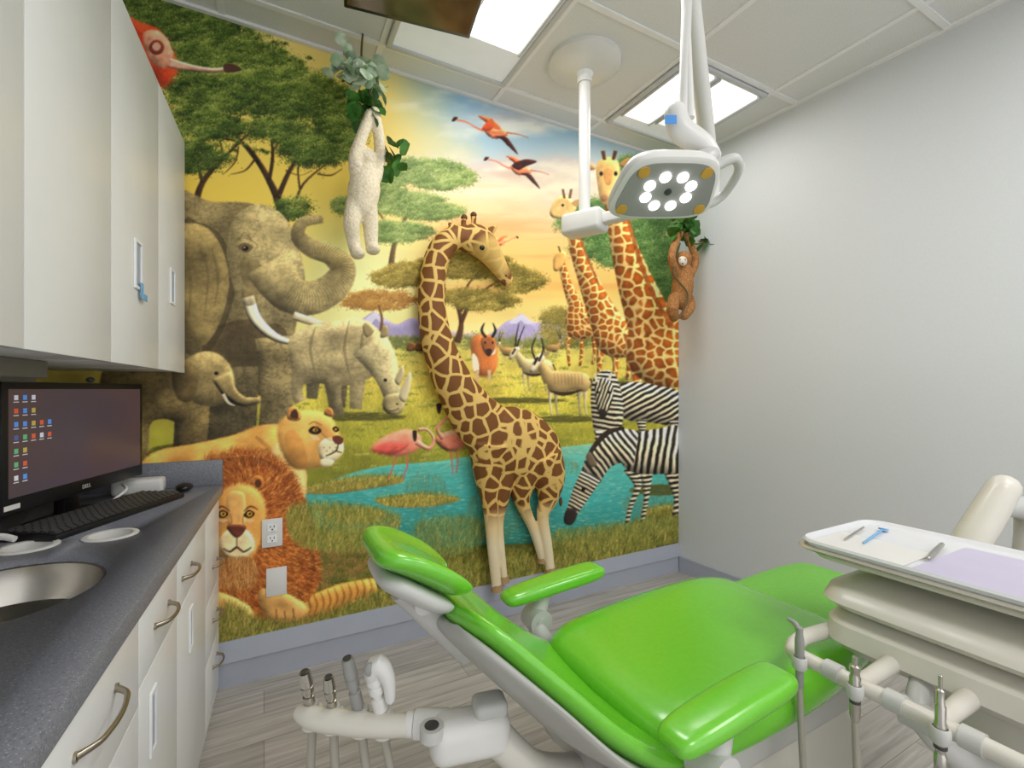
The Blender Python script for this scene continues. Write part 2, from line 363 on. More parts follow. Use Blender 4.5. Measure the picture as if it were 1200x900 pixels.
def foliage(m,cols,dens,r_,flat=.6,per=50,light=.22,s=2):
    if m is None: return
    seedc[0]+=1; r=np.random.RandomState(seedc[0]); sl,A=m; ys,xs=np.nonzero(A); n=int(len(ys)/SC/SC*dens/(r_*r_))+3; i=r.randint(0,len(ys),n)
    cy=ys[i]+sl[0].start; cx=xs[i]+sl[1].start; o=np.argsort(cy+r.randn(n)*r_*5); cy=cy[o];cx=cx[o]; rs=r_*SC*(.4+1.1*r.rand(n)); flat=flat*1.25
    gx_=r.randn(n,per)*.55; gy_=r.randn(n,per)*.5; x=(cx[:,None]+gx_*rs[:,None]*1.4); y=(cy[:,None]+(gy_-(.2*(1-gx_**2)))*rs[:,None]*flat*1.4)
    t=np.clip(.45-gy_*light*1.9-(gx_*light*.5)+ r.randn(n,per)*.15+ (r.rand(n,1)-.5)*.5+(N2[cy,cx][:,None]-.5)*.8,0,.999); cols=np.array(cols,np.float32); ii=t*(len(cols)-1); k=ii.astype(int); f=(ii-k)[...,None]; c=cols[k]*(1-f)+cols[np.minimum(k+1,len(cols)-1)]*f
    x=x.reshape(-1).astype(int); y=y.reshape(-1).astype(int); c=c.reshape(-1,3)
    for a in range(s):
        for b_ in range(s): put(y+a,x+b_,c,.8)
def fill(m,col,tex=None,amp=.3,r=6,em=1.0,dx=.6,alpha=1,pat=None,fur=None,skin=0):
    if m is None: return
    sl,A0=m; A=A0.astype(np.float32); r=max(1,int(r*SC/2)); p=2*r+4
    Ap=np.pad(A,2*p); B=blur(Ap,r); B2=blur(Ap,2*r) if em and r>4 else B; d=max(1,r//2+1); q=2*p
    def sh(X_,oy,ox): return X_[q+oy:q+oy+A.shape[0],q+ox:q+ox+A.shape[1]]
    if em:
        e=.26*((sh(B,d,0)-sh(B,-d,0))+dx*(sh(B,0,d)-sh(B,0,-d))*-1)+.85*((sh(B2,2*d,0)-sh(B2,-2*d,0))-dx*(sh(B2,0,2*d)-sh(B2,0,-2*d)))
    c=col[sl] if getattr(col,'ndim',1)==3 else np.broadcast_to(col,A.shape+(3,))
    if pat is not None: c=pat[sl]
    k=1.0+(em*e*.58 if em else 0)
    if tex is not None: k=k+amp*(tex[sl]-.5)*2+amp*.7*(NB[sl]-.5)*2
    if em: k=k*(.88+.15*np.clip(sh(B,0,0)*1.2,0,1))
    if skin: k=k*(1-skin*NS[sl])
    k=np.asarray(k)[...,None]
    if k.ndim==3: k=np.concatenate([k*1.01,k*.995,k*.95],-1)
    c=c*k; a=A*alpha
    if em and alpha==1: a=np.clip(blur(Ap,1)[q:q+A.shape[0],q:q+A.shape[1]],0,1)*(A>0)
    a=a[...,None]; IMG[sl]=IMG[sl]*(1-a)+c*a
    if fur: strokes(m,*fur)
def girpat(cell,seed):
    r=np.random.RandomState(seed); gw=int(CWp/cell)+4; gh=int(CHp/cell)+4; jx=r.rand(gh,gw)*.8+.1; jy=r.rand(gh,gw)*.8+.1
    s=(slice(200*SC,560*SC),slice(600*SC,W_)); x=XX[s]/cell+1+(N3[s]-.5)*.3; y=(YY[s]+OY)/cell+1+(N2[s]-.5)*.4; xi=x.astype(int);yi=y.astype(int); f1=np.full(x.shape,9.,np.float32); f2=f1.copy()
    for dy in(-1,0,1):
        for dx in(-1,0,1):
            a=np.clip(yi+dy,0,gh-1);b_=np.clip(xi+dx,0,gw-1); d=np.hypot(b_+jx[a,b_]-x,a+jy[a,b_]-y).astype(np.float32)
            f2=np.minimum(f2,np.maximum(f1,d)); f1=np.minimum(f1,d)
    t=np.clip((f2-f1-.13)*6,0,1); out=np.zeros((H_,W_,3),np.float32); out[s]=mixc(C(236,200,130),C(160,86,28)*(1.15-.5*f1[...,None]),t); return out
G1=girpat(12,5); G2=girpat(9,6); G3=girpat(7,7)
def zeb(ang,per,ph=0,wob=5):
    a=math.radians(ang); s=(XX*math.cos(a)+YY*math.sin(a)+(N2-.5)*wob)/per*2*math.pi+ph; t=np.clip(np.sin(s)*1.8+.5,0,1); return mixc(C(38,32,28),C(234,222,194),t)
# --- sky
sky=ramp(YY+(N4-.5)*50-(XX-450)*.05,[(-60,C(98,152,200)),(60,C(124,172,212)),(140,C(156,192,214)),(185,C(200,208,204)),(220,C(240,212,172)),(265,C(252,204,132)),(320,C(253,200,108)),(360,C(255,220,134)),(400,C(255,234,172))])
gold=ramp(YY+(N4-.5)*30,[(-60,C(204,200,150)),(40,C(236,214,130)),(130,C(250,216,110)),(220,C(254,208,88)),(310,C(255,210,92)),(400,C(253,226,142))])
tt=np.clip((XX-410)/140+(N1-.5)*.5,0,1); IMG[:]=mixc(gold,sky,tt)
CL=fbm(120,46,91,6,.48)
cl=np.clip((CL-.48)*6,0,1)*np.clip((XX-420)/90,0,1)*np.clip((290-YY)/90,0,1)
litc=np.clip((np.roll(CL,-7*SC,0)-CL)*-7+.55,0,1)
IMG[:]=mixc(IMG,mixc(ramp(YY,[(60,C(190,204,214)),(180,C(216,202,196)),(260,C(234,178,130))]),ramp(YY,[(60,C(250,250,246)),(180,C(254,244,222)),(260,C(255,226,172))]),litc),cl*.8)
cl2=np.clip((fbm(140,12,71,4)-.5)*4,0,1)*np.clip((YY-190)/60,0,1)*np.clip((385-YY)/60,0,1)*np.clip((XX-420)/80,0,1); IMG[:]=mixc(IMG,C(238,150,92)+0*IMG,cl2*.45)
IMG[:]=mixc(IMG,C(255,246,186)+0*IMG,np.exp(-(((XX-430)/95)**2+((YY-325)/80)**2))*.85)
# --- mountains
for pts,c in [([(395,404),(412,384),(428,372),(440,366),(452,374),(466,380),(484,373),(505,382),(530,404)],C(164,154,198)),([(575,404),(590,380),(602,374),(612,368),(626,378),(640,376),(652,373),(670,390),(692,404)],C(166,156,200)),([(480,404),(505,396),(525,388),(545,391),(562,393),(602,404)],C(188,168,182))]:
    mm=P_(pts); fill(mm,c,N2,.14,4,.4); strokes(mm,1.1,6,.5,.08,.4,.3)
for pts in [[(427,377),(440,367),(452,377),(446,378),(441,374),(435,380)],[(598,378),(612,369),(624,379),(616,380),(611,376),(605,380)]]: fill(P_(pts),C(228,222,234),em=0,alpha=.8)
land=P_([(-40,402),(200,400),(400,398),(500,400),(650,402),(860,398),(860,900),(-40,900)])
lc=ramp(YY+(N4-.5)*24,[(395,C(212,200,118)),(415,C(226,210,108)),(445,C(230,206,94)),(480,C(204,192,78)),(520,C(172,168,62)),(560,C(136,138,52)),(620,C(98,102,38)),(700,C(72,74,30)),(760,C(46,50,22))])
fill(land,lc,NB,.12,2,0)
foliage(P_([(400,398),(500,396),(650,398),(797,395),(797,406),(400,408)]),[C(84,98,50),C(124,130,70),C(170,160,92)],1.2,3,.6,30)
g1=P_([(395,408),(797,408),(797,545),(395,560)]); strokes(g1,-1.5,3,1.2,.12,.45,.5); strokes(P_([(395,450),(797,450),(797,545),(395,560)]),-1.5,5,.6,.22,.45,.45)
foliage(g1,[C(112,124,52),C(150,150,64),C(222,204,104)],.12,5,.25,40)
# --- water
wat=union([P_([(335,590),(380,566),(440,548),(520,540),(590,528),(660,524),(720,520),(797,536),(800,606),(740,620),(690,628),(640,636),(560,640),(470,644),(400,624),(345,614)])])
wc=ramp(YY+(NH-.5)*18,[(515,C(140,198,176)),(545,C(92,184,178)),(590,C(66,164,166)),(640,C(50,122,112))]); fill(wat,wc,NH,.09,3,.2)
strokes(wat,0,9,.4,.09,.4,.04); strokes(wat,0,5,.06,.1,.45,.04,1,[C(190,226,205),C(205,220,170)])
for x,y,w_,h_ in((580,600,34,32),(500,575,26,24),(760,590,30,20),(640,545,40,12)):
    mm=El(x,y,w_,h_); strokes(mm,1.57,7,.4,.1,.25,.05,1,[C(160,130,66),C(70,120,98)])
for pts in [[(350,577),(380,566),(420,560),(465,559),(472,566),(430,574),(385,580)],[(440,587),(470,582),(505,580),(540,586),(505,594),(460,595)],[(756,598),(797,592),(797,604),(760,606)],[(380,602),(410,596),(450,600),(440,612),(400,612)]]:
    mm=P_(pts); fill(mm,C(204,168,90),N2,.25,3,.6); strokes(mm,-1.5,5,1.3,.18,.55,.5,1,[C(128,130,54),C(206,182,90),C(96,106,44)])
# --- trees
LEAF=[C(30,44,18),C(50,72,26),C(82,108,40),C(132,150,62),C(196,200,106)]
LEAF2=[C(80,102,54),C(116,140,72),C(156,176,98),C(208,212,142)]
TR=C(70,50,30)
br_=[([(334,262),(328,240),(318,216),(300,186),(262,142)],[13,10,8,6,2]),([(326,232),(345,192),(376,160),(395,140)],[7,5,3,1]),([(304,190),(285,168),(240,160),(215,150)],[5,3,2,1]),([(316,212),(320,175),(310,120)],[5,4,1]),([(318,180),(340,150),(362,120)],[3,2,1]),([(228,250),(238,214),(270,178),(300,150)],[10,7,4,2]),([(238,214),(228,185),(208,165)],[5,3,1]),([(345,252),(356,216),(398,182)],[5,3,1]),([(352,222),(350,195),(360,172)],[3,2,1]),([(262,186),(258,165),(250,150)],[3,2,1]),([(300,186),(288,200),(270,205)],[3,2,1]),([(372,204),(388,206),(402,198)],[2,2,1]),([(335,200),(352,206),(366,200)],[2,1,1]),([(280,172),(276,190),(262,205)],[2,2,1]),([(340,170),(330,150),(335,130)],[2,2,1])]
for pts,ws in br_: fill(Lm(pts,ws),TR,N2,.3,2,.8)
can=[[(150,-45),(200,-35),(240,-8),(225,20),(180,25),(145,10)],[(140,20),(200,12),(260,18),(300,42),(290,62),(230,60),(180,62),(140,60)],[(180,62),(240,50),(310,52),(352,76),(345,92),(290,90),(230,88),(180,86)],[(200,96),(260,88),(330,84),(390,96),(420,124),(412,146),(370,146),(310,134),(250,128),(205,122)],[(205,134),(240,130),(280,140),(290,154),(255,162),(215,158)],[(300,142),(350,147),(385,158),(378,168),(330,166),(298,158)],[(205,168),(236,168),(262,184),(258,196),(222,202),(200,195)],[(335,168),(372,165),(402,176),(405,190),(362,194),(338,186)],[(375,144),(410,146),(424,160),(408,172),(384,164)]]
for pts in can: foliage(P_(pts),LEAF,2.6,6,.55,100)
foliage(P_([(150,-45),(210,-35),(270,0),(330,45),(400,90),(430,130),(425,165),(400,185),(330,180),(260,200),(200,205),(150,140)]),LEAF,.10,4,.5,50)
foliage(P_([(325,238),(350,232),(362,245),(352,256),(330,254)]),LEAF,2,5,.6,60)
for pts,ws in [([(458,320),(462,290),(472,262),(500,232)],[8,6,4,1]),([(465,285),(445,250),(428,236)],[4,3,1]),([(472,262),(482,235),(470,212)],[4,3,1]),([(480,250),(505,246),(530,240)],[3,2,1])]: fill(Lm(pts,ws),C(112,92,60),N2,.2,2,.6)
for pts in [[(440,205),(470,190),(510,188),(545,198),(556,212),(520,222),(480,218),(450,222)],[(420,230),(465,222),(510,232),(545,248),(505,258),(460,250),(428,246)],[(440,264),(480,262),(508,273),(470,284),(440,280)],[(392,236),(420,232),(430,244),(400,250)]]: foliage(P_(pts),LEAF2,2.2,4,.55,70)
for pts,ws in [([(536,402),(541,378),(532,350),(512,330)],[9,6,4,1]),([(541,378),(556,350),(590,326)],[6,4,1]),([(541,366),(547,338),(562,318)],[4,3,1]),([(532,352),(505,336),(470,330)],[3,2,1]),([(556,352),(580,352),(606,342)],[3,2,1])]: fill(Lm(pts,ws),C(84,54,28),N2,.2,2,.5)
for pts in [[(436,326),(465,312),(500,306),(520,318),(500,332),(460,336)],[(500,306),(540,296),(585,300),(600,316),(560,326),(515,322)],[(580,310),(612,314),(638,330),(620,342),(585,336)],[(515,346),(560,340),(606,350),(590,362),(545,362)]]: foliage(P_(pts),[C(86,80,30),C(122,108,44),C(166,144,62),C(222,194,104)],2.4,4,.5,70)
foliage(P_([(402,352),(430,342),(470,344),(490,354),(470,362),(420,362)]),[C(136,92,42),C(174,124,58),C(220,174,92)],1.8,4,.5,60); fill(Lm([(446,392),(448,374),(444,358)],[4,3,2]),C(120,84,42),em=0)
for pts in [[(655,262),(690,238),(740,232),(797,238),(797,290),(740,292),(690,285)],[(668,290),(700,290),(797,290),(797,360),(760,352),(740,315),(700,308)],[(728,190),(760,192),(797,202),(797,250),(745,240)]]: foliage(P_(pts),[C(44,74,36),C(70,106,52),C(106,142,72),C(160,184,114)],2.6,5,.7,80)
foliage(P_([(636,372),(650,362),(668,364),(690,376),(684,402),(645,404)]),[C(96,92,40),C(140,126,58),C(190,166,84)],2,5,.6,60)
# --- flying flamingos
PK=C(232,134,98)
def flybird(x,y,s,fl=1):
    q=lambda a:[(x+u*s*fl,y+v*s) for u,v in a]
    fill(polymask(q([(12,4),(6,-4),(-2,-11),(-6,-14),(4,-13),(14,-8),(22,2)])),C(236,104,66),N3,.2,2,fur=(.8,3,1,.2,.6))
    fill(polymask(q([(0,0),(8,0),(16,2),(24,2),(30,8),(20,13),(8,11)])),PK,N3,.2,2,fur=(.3,3,1,.12,.6))
    fill(polymask(q([(14,10),(22,14),(30,22),(42,32),(34,18),(26,10)])),C(70,38,36),N3,.2,2,.5)
    fill(Lm(q([(2,4),(-8,0),(-18,-6),(-30,-9)]),[3*s,2*s,1.6*s,2.4*s]),PK,em=0); fill(polymask(q([(-29,-12),(-34,-12),(-36,-7),(-32,-8)])),C(50,30,30),em=0)
    fill(Lm(q([(28,6),(42,8),(54,12)]),[1.8*s,1*s,.8*s]),C(200,110,90),em=0)
flybird(566,150,1.0,1); flybird(598,195,.85,1)
fill(polymask([(600,195),(606,190),(618,187),(630,190),(616,196),(608,200)]),C(66,34,32),N3,.2,2,.5); fill(polymask([(565,152),(570,144),(577,139),(580,148),(574,154)]),C(225,95,60),N3,.2,2,.5)
flybird(592,283,.45,-1)
fill(P_([(145,20),(165,26),(188,36),(203,60),(205,82),(190,100),(172,88),(152,60)]),C(218,78,44),N2,.3,5,fur=(1.0,8,1,.2,.6)); fill(P_([(168,40),(185,36),(198,48),(203,66),(192,80),(176,70)]),C(230,162,134),N3,.2,5,fur=(1.0,4,1,.1,.6)); fill(El(184,56,9,9),C(134,60,46),N3,.2,2,.5); fill(El(184,55,5,5),C(232,176,148),em=0)
fill(Lm([(198,74),(225,80),(250,83),(268,81)],[12,8,6,6]),C(228,172,152),N3,.15,2); fill(P_([(263,76),(275,76),(284,82),(276,85),(264,85)]),C(90,60,50),em=0)
for x,y,rx,ry in((270,527,95,9),(405,489,66,5),(180,537,60,8),(600,470,60,3),(660,492,34,4),(770,575,34,6),(725,452,70,4),(750,516,50,5)): strokes(El(x,y,rx,ry),0,10,1.2,.10,.45,.1,1,[C(104,98,42),C(82,80,34)])
# --- elephant
EL=C(166,148,104)
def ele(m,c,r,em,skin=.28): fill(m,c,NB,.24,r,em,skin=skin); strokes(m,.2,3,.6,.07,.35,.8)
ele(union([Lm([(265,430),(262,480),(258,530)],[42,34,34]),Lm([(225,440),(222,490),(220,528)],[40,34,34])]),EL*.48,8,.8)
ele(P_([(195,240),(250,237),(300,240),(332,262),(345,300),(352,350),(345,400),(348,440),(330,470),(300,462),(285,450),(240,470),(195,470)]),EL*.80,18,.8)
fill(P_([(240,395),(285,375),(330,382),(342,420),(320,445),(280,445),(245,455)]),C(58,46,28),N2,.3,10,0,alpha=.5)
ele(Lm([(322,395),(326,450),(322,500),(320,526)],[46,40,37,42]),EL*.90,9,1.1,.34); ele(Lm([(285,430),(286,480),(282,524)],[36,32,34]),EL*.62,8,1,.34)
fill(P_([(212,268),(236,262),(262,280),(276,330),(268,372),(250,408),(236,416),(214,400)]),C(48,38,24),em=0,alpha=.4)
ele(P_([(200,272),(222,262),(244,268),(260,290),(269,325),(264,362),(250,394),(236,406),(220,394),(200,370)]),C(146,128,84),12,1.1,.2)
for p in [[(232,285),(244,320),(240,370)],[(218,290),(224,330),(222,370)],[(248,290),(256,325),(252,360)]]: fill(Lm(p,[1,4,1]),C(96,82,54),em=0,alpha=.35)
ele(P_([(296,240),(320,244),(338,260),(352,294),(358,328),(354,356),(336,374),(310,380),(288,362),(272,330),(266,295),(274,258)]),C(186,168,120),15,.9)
fill(P_([(300,246),(322,250),(340,272),(346,300),(330,300),(312,276)]),C(226,206,150),NB,.3,6,.0,alpha=.35)
fill(P_([(285,302),(304,308),(314,328),(306,346),(290,338),(282,320)]),C(112,96,62),NB,.3,7,.0,alpha=.4)
tk=[(314,308),(336,342),(364,350),(391,337),(402,316),(389,299),(365,291),(350,277),(356,261),(379,257)]; tw=[60,46,40,36,31,26,22,18,14,10]
ele(Lm(tk,tw),C(182,164,116),9,1.3,.2)
q=catmull([t+(w_,) for t,w_ in zip(tk,tw)],9)
for i in range(9,len(q)-2):
    x,y,w_=q[i]; dx,dy=q[i+1][0]-q[i-1][0],q[i+1][1]-q[i-1][1]; l=math.hypot(dx,dy) or 1; nx,ny=-dy/l*w_*.44,dx/l*w_*.44
    fill(Lm([(x+nx,y+ny),(x+dx/l*3,y+dy/l*3),(x-nx,y-ny)],[.6,1.1,.6]),C(92,78,50),em=0,alpha=.38)
for i in range(3): fill(Lm([(275+i*3,284-i*2),(287,279-i*3),(300-i*2,286-i*2)],[.8,1.2,.8]),C(92,78,48),em=0,alpha=.5)
fill(P_([(279,290),(287,285),(297,290),(289,297)]),C(104,86,56),em=0,alpha=.8); fill(El(288,291.5,3.8,3),C(24,16,10),em=0); fill(El(287,290.5,1,1),C(220,210,180),em=0)
fill(Lm([(344,370),(368,378),(398,385)],[10,9,2]),C(228,212,178),N3,.1,3,1.1); tsk=Lm([(291,348),(300,374),(324,396),(356,405)],[15,14,10,3]); fill(tsk,C(248,238,212),N3,.05,4,1.3)
fill(P_([(284,342),(292,338),(302,346),(300,356),(288,358)]),C(124,106,72),N3,.2,3,.6,alpha=.6)
# --- rhino (head lowered to graze)
RH=C(190,172,128)
ele(union([Lm([(400,440),(398,478)],[18,14]),Lm([(368,436),(366,468)],[18,13])]),RH*.58,5,.8)
rm=union([P_([(338,404),(350,388),(372,379),(396,376),(416,372),(436,380),(450,396),(452,420),(440,440),(410,452),(375,450),(348,446)]),Lm([(354,430),(348,456),(352,472)],[22,14,14]),Lm([(390,436),(392,464),(396,488)],[26,17,17]),Lm([(420,436),(417,480)],[20,14])]); ele(rm,RH,10,1.2,.2)
for p in [[(370,384),(364,410),(372,446)],[(410,376),(404,410),(412,446)],[(428,380),(424,410),(432,440)]]: fill(Lm(p,[1,4,1]),C(104,90,62),em=0,alpha=.45)
ele(Lm([(432,402),(447,424),(457,450),(463,476)],[46,38,26,19]),C(200,184,140),8,1.2,.2)
ele(P_([(452,464),(470,462),(475,476),(468,486),(456,486),(449,478)]),C(176,160,118),4,1,.1)
fill(P_([(468,466),(472,452),(480,436),(483,440),(481,458),(475,472)]),C(210,196,160),em=1,r=3); fill(P_([(463,446),(468,434),(473,428),(474,440),(468,452)]),C(186,170,134),em=1,r=2); fill(El(452,446,2.2,1.9),C(25,20,12),em=0); fill(El(466,474,1.4,1),C(50,40,26),em=0)
fill(P_([(430,396),(425,384),(430,378),(439,388)]),C(156,138,100),em=.8,r=2); fill(P_([(446,396),(449,384),(455,382),(455,394)]),C(156,138,100),em=.8,r=2); fill(Lm([(452,480),(460,482),(468,479)],[1,1.4,1]),C(90,76,52),em=0)
# --- baby elephant
ele(union([P_([(120,436),(160,426),(215,424),(240,440),(246,470),(240,524),(214,526),(206,496),(178,496),(172,536),(140,538),(120,520)])]),C(130,112,72),11,1)
ele(P_([(212,430),(224,418),(240,412),(258,416),(272,432),(275,456),(260,474),(238,476),(220,464)]),C(166,146,98),8,1.1,.2)
ele(Lm([(260,440),(270,460),(286,471),(306,469)],[26,17,12,7]),C(160,140,94),4,1.3,.15); ele(P_([(202,430),(216,422),(230,434),(232,454),(222,472),(206,464)]),C(118,100,64),6,1.1,.2)
fill(El(254,438,2.6,2.2),C(25,18,10),em=0); fill(Lm([(262,462),(268,472),(276,476)],[4,3,1]),C(225,212,180),em=0)
# --- lioness
LI=C(230,168,88)
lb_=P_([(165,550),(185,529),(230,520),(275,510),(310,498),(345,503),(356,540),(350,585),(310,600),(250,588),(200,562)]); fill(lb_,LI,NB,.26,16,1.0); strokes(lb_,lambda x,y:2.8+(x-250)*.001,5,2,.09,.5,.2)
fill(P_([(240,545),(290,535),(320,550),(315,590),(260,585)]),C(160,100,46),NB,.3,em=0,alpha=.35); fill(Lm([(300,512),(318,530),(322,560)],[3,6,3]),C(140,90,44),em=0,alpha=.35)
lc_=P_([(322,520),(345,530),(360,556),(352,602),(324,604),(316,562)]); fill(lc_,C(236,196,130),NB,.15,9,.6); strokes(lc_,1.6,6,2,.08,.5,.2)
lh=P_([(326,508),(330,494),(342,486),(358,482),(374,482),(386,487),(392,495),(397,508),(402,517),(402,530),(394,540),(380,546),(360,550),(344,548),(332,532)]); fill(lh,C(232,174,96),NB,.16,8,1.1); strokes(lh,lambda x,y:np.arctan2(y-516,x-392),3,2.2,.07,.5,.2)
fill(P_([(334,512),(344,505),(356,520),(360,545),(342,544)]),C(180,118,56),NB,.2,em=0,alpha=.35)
fill(P_([(338,492),(338,480),(346,476),(353,483),(352,493)]),C(206,146,78),N3,.1,3,1.1); fill(P_([(341,490),(342,483),(347,480),(350,486),(349,491)]),C(80,46,26),em=0); fill(P_([(380,486),(384,478),(390,480),(391,489)]),C(186,124,64),N3,.1,2,1)
mz=P_([(374,522),(382,514),(394,514),(402,519),(403,530),(396,539),(384,543),(375,536)]); fill(mz,C(246,228,190),N3,.06,4,.9)
fill(P_([(370,496),(380,495),(395,512),(388,517),(378,510)]),C(214,156,88),N3,.1,3,.5,alpha=.6); fill(P_([(390,513),(397,511),(403,515),(400,521),(393,520)]),C(112,58,44),em=0)
fill(Lm([(397,520),(394,529),(382,535)],[1,1.6,1]),C(66,34,22),em=0); fill(Lm([(394,529),(401,531)],[1.4,1]),C(66,34,22),em=0); fill(P_([(378,538),(392,540),(388,547),(376,546)]),C(244,226,190),em=.5,r=2)
fill(P_([(362,505),(368,500),(377,504),(374,509),(366,509)]),C(36,20,10),em=0); fill(El(370,504.4,3,2.3),C(226,170,60),em=0); fill(El(370.4,504.4,1.2,1.4),C(10,6,4),em=0); fill(P_([(390,503),(394,500),(398,504),(394,507)]),C(36,20,10),em=0); fill(El(394,503.6,1.6,1.5),C(226,170,60),em=0)
fill(Lm([(362,498),(369,495),(378,499)],[1,2,1]),C(140,86,42),em=0,alpha=.6); fill(P_([(364,510),(372,511),(376,516),(368,516)]),C(248,222,176),em=0,alpha=.6)
for i in range(5): fill(El(380+i*3.5,525+(i%2)*4,.6,.6),C(70,40,24),em=0)
# --- grass base
low=P_([(240,650),(340,640),(420,628),(520,648),(640,646),(720,628),(800,612),(800,780),(240,780)])
strokes(low,-1.5,8,1.5,.16,.5,.35,1,[C(106,116,44),C(146,146,60),C(74,90,34),C(190,170,80),C(134,100,48),C(56,64,28)])
strokes(P_([(262,690),(420,690),(640,664),(797,640),(797,700),(262,770)]),-1.5,9,.9,.16,.5,.4,1,[C(58,66,28),C(98,98,42),C(156,126,64),C(42,48,20)])
foliage(P_([(345,640),(420,640),(430,672),(360,690)]),[C(80,90,40),C(140,120,58),C(204,132,90)],1.2,5,.5,50)
foliage(P_([(380,690),(480,668),(600,660),(780,635),(790,655),(600,690),(400,715)]),[C(44,54,24),C(90,98,42),C(166,156,76)],.6,6,.6,60)
for x,y,rx,ry in((300,745,60,14),(470,700,60,12),(700,660,60,10)): fill(El(x,y,rx,ry),C(96,62,34),NB,.4,6,.4,alpha=.4)
# --- male lion
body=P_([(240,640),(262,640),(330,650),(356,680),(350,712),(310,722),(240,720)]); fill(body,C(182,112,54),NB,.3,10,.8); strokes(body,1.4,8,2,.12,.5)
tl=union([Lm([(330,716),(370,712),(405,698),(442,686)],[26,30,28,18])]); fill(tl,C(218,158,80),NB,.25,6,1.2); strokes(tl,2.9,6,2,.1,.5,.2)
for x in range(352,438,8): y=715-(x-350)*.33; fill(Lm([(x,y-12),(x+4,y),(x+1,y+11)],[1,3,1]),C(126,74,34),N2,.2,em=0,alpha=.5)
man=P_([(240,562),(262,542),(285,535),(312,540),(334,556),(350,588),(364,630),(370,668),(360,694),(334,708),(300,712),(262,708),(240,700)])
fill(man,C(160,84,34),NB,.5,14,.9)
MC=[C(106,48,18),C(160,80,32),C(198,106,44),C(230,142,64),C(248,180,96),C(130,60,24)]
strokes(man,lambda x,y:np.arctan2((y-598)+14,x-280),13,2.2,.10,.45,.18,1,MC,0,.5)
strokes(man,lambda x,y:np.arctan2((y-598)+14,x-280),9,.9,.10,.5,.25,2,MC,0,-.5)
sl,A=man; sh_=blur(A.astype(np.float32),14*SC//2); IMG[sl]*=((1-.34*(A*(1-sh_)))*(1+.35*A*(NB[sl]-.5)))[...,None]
fill(El(302,566,8,9),C(184,116,58),N3,.2,3,1); fill(El(303,567,4,5),C(100,54,28),em=0)
fc_=P_([(252,590),(262,576),(282,569),(302,576),(311,596),(309,622),(300,646),(286,660),(266,657),(252,640)]); fill(fc_,C(230,168,92),NB,.18,9,1.1); strokes(fc_,lambda x,y:np.arctan2(y-618,x-278),4,2.2,.08,.5,.2)
fill(P_([(268,578),(286,578),(289,600),(286,620),(270,620),(266,600)]),C(240,186,114),N3,.10,4,.7,alpha=.8)
mz=P_([(258,632),(266,622),(278,620),(290,622),(298,634),(297,646),(286,656),(270,656),(259,646)]); fill(mz,C(244,220,176),N3,.10,4,1); strokes(mz,.4,3,1.5,.05,.4)
fill(P_([(266,617),(278,615),(289,617),(286,625),(278,631),(270,625)]),C(110,58,44),N3,.2,2,1); fill(Lm([(278,630),(278,641)],[1.4,1.4]),C(60,30,18),em=0); fill(Lm([(262,643),(270,647),(278,642),(286,647),(295,642)],[1,2,2.2,2,1]),C(62,30,18),em=0)
for x,s in((262,-1),(293,1)): fill(P_([(x-7,604),(x-1,598),(x+6,602),(x+2,607),(x-4,607)]),C(38,20,8),em=0); fill(El(x,602.8,3.4,3),C(240,178,50),em=0); fill(El(x,602.4,1.5,1.7),C(12,8,4),em=0); fill(El(x-1,601.6,.7,.7),C(255,250,230),em=0); fill(P_([(x-6,610),(x,608.5),(x+6,610),(x,613)]),C(246,214,160),em=0,alpha=.6)
for a in([(253,598),(261,594),(270,600)],[(303,598),(294,594),(286,600)]): fill(Lm(a,[1,2.4,1]),C(96,50,22),em=0,alpha=.8)
fill(Lm([(270,602),(272,612),(268,618)],[1,2.4,1]),C(150,92,46),em=0,alpha=.5); fill(Lm([(286,602),(285,612),(288,618)],[1,2.4,1]),C(150,92,46),em=0,alpha=.5)
strokes(P_([(258,655),(298,655),(296,680),(262,680)]),1.5,12,2,.12,.5,.2,1,[C(234,188,118),C(196,128,66),C(130,72,32)])
for pts in([(245,690),(258,694),(278,702),(294,714),(292,730),(272,738),(245,736)],[(303,694),(322,690),(344,700),(360,712),(352,726),(328,730),(310,722)]): mm=P_(pts); fill(mm,C(228,174,104),NB,.2,6,1.3); strokes(mm,.5,5,2,.08,.5)
for x,y in((262,726),(272,729),(282,727),(324,720),(334,722),(344,719)): fill(Lm([(x,y-6),(x+1,y+6)],[1.2,1.8]),C(106,66,34),em=0,alpha=.7)
# --- standing flamingos
FP=C(240,142,118)
for pts,ws in([(466,532),(462,545),(456,561)],[2,1.6,1.6]),([(476,532),(478,546),(472,562)],[2,1.6,1.6]),([(528,526),(530,540),(531,556)],[2,1.6,1.6]),([(534,526),(537,540),(535,555)],[2,1.6,1.6]): fill(Lm(pts,ws),C(206,106,96),em=0)
fb=P_([(438,526),(448,514),(462,507),(480,503),(494,512),(492,526),(474,534),(456,533)]); fill(fb,FP,N3,.15,5,1.2,fur=(2.7,5,2,.1,.5,.2)); fill(P_([(440,527),(452,519),(468,517),(480,520),(470,530),(452,532)]),C(214,92,82),N3,.2,3,.8,fur=(2.7,5,2,.1,.5,.2))
fill(Lm([(488,518),(503,526),(509,515),(501,504),(490,504)],[7,5,3.6,3.6,5]),C(244,162,142),em=.8,r=2); fill(P_([(484,506),(489,506),(488,517),(485,516)]),C(50,30,30),em=0)
fb=P_([(510,516),(520,507),(536,505),(545,516),(538,526),(522,528)]); fill(fb,FP,N3,.15,4,1.2,fur=(.4,5,2,.1,.5,.2)); fill(Lm([(520,515),(513,503),(522,492),(531,482),(527,473),(518,474)],[6,4.6,3.8,3.8,3.8,5]),C(244,152,128),em=.8,r=2); fill(P_([(512,474),(518,474),(516,485),(513,483)]),C(50,30,30),em=0)
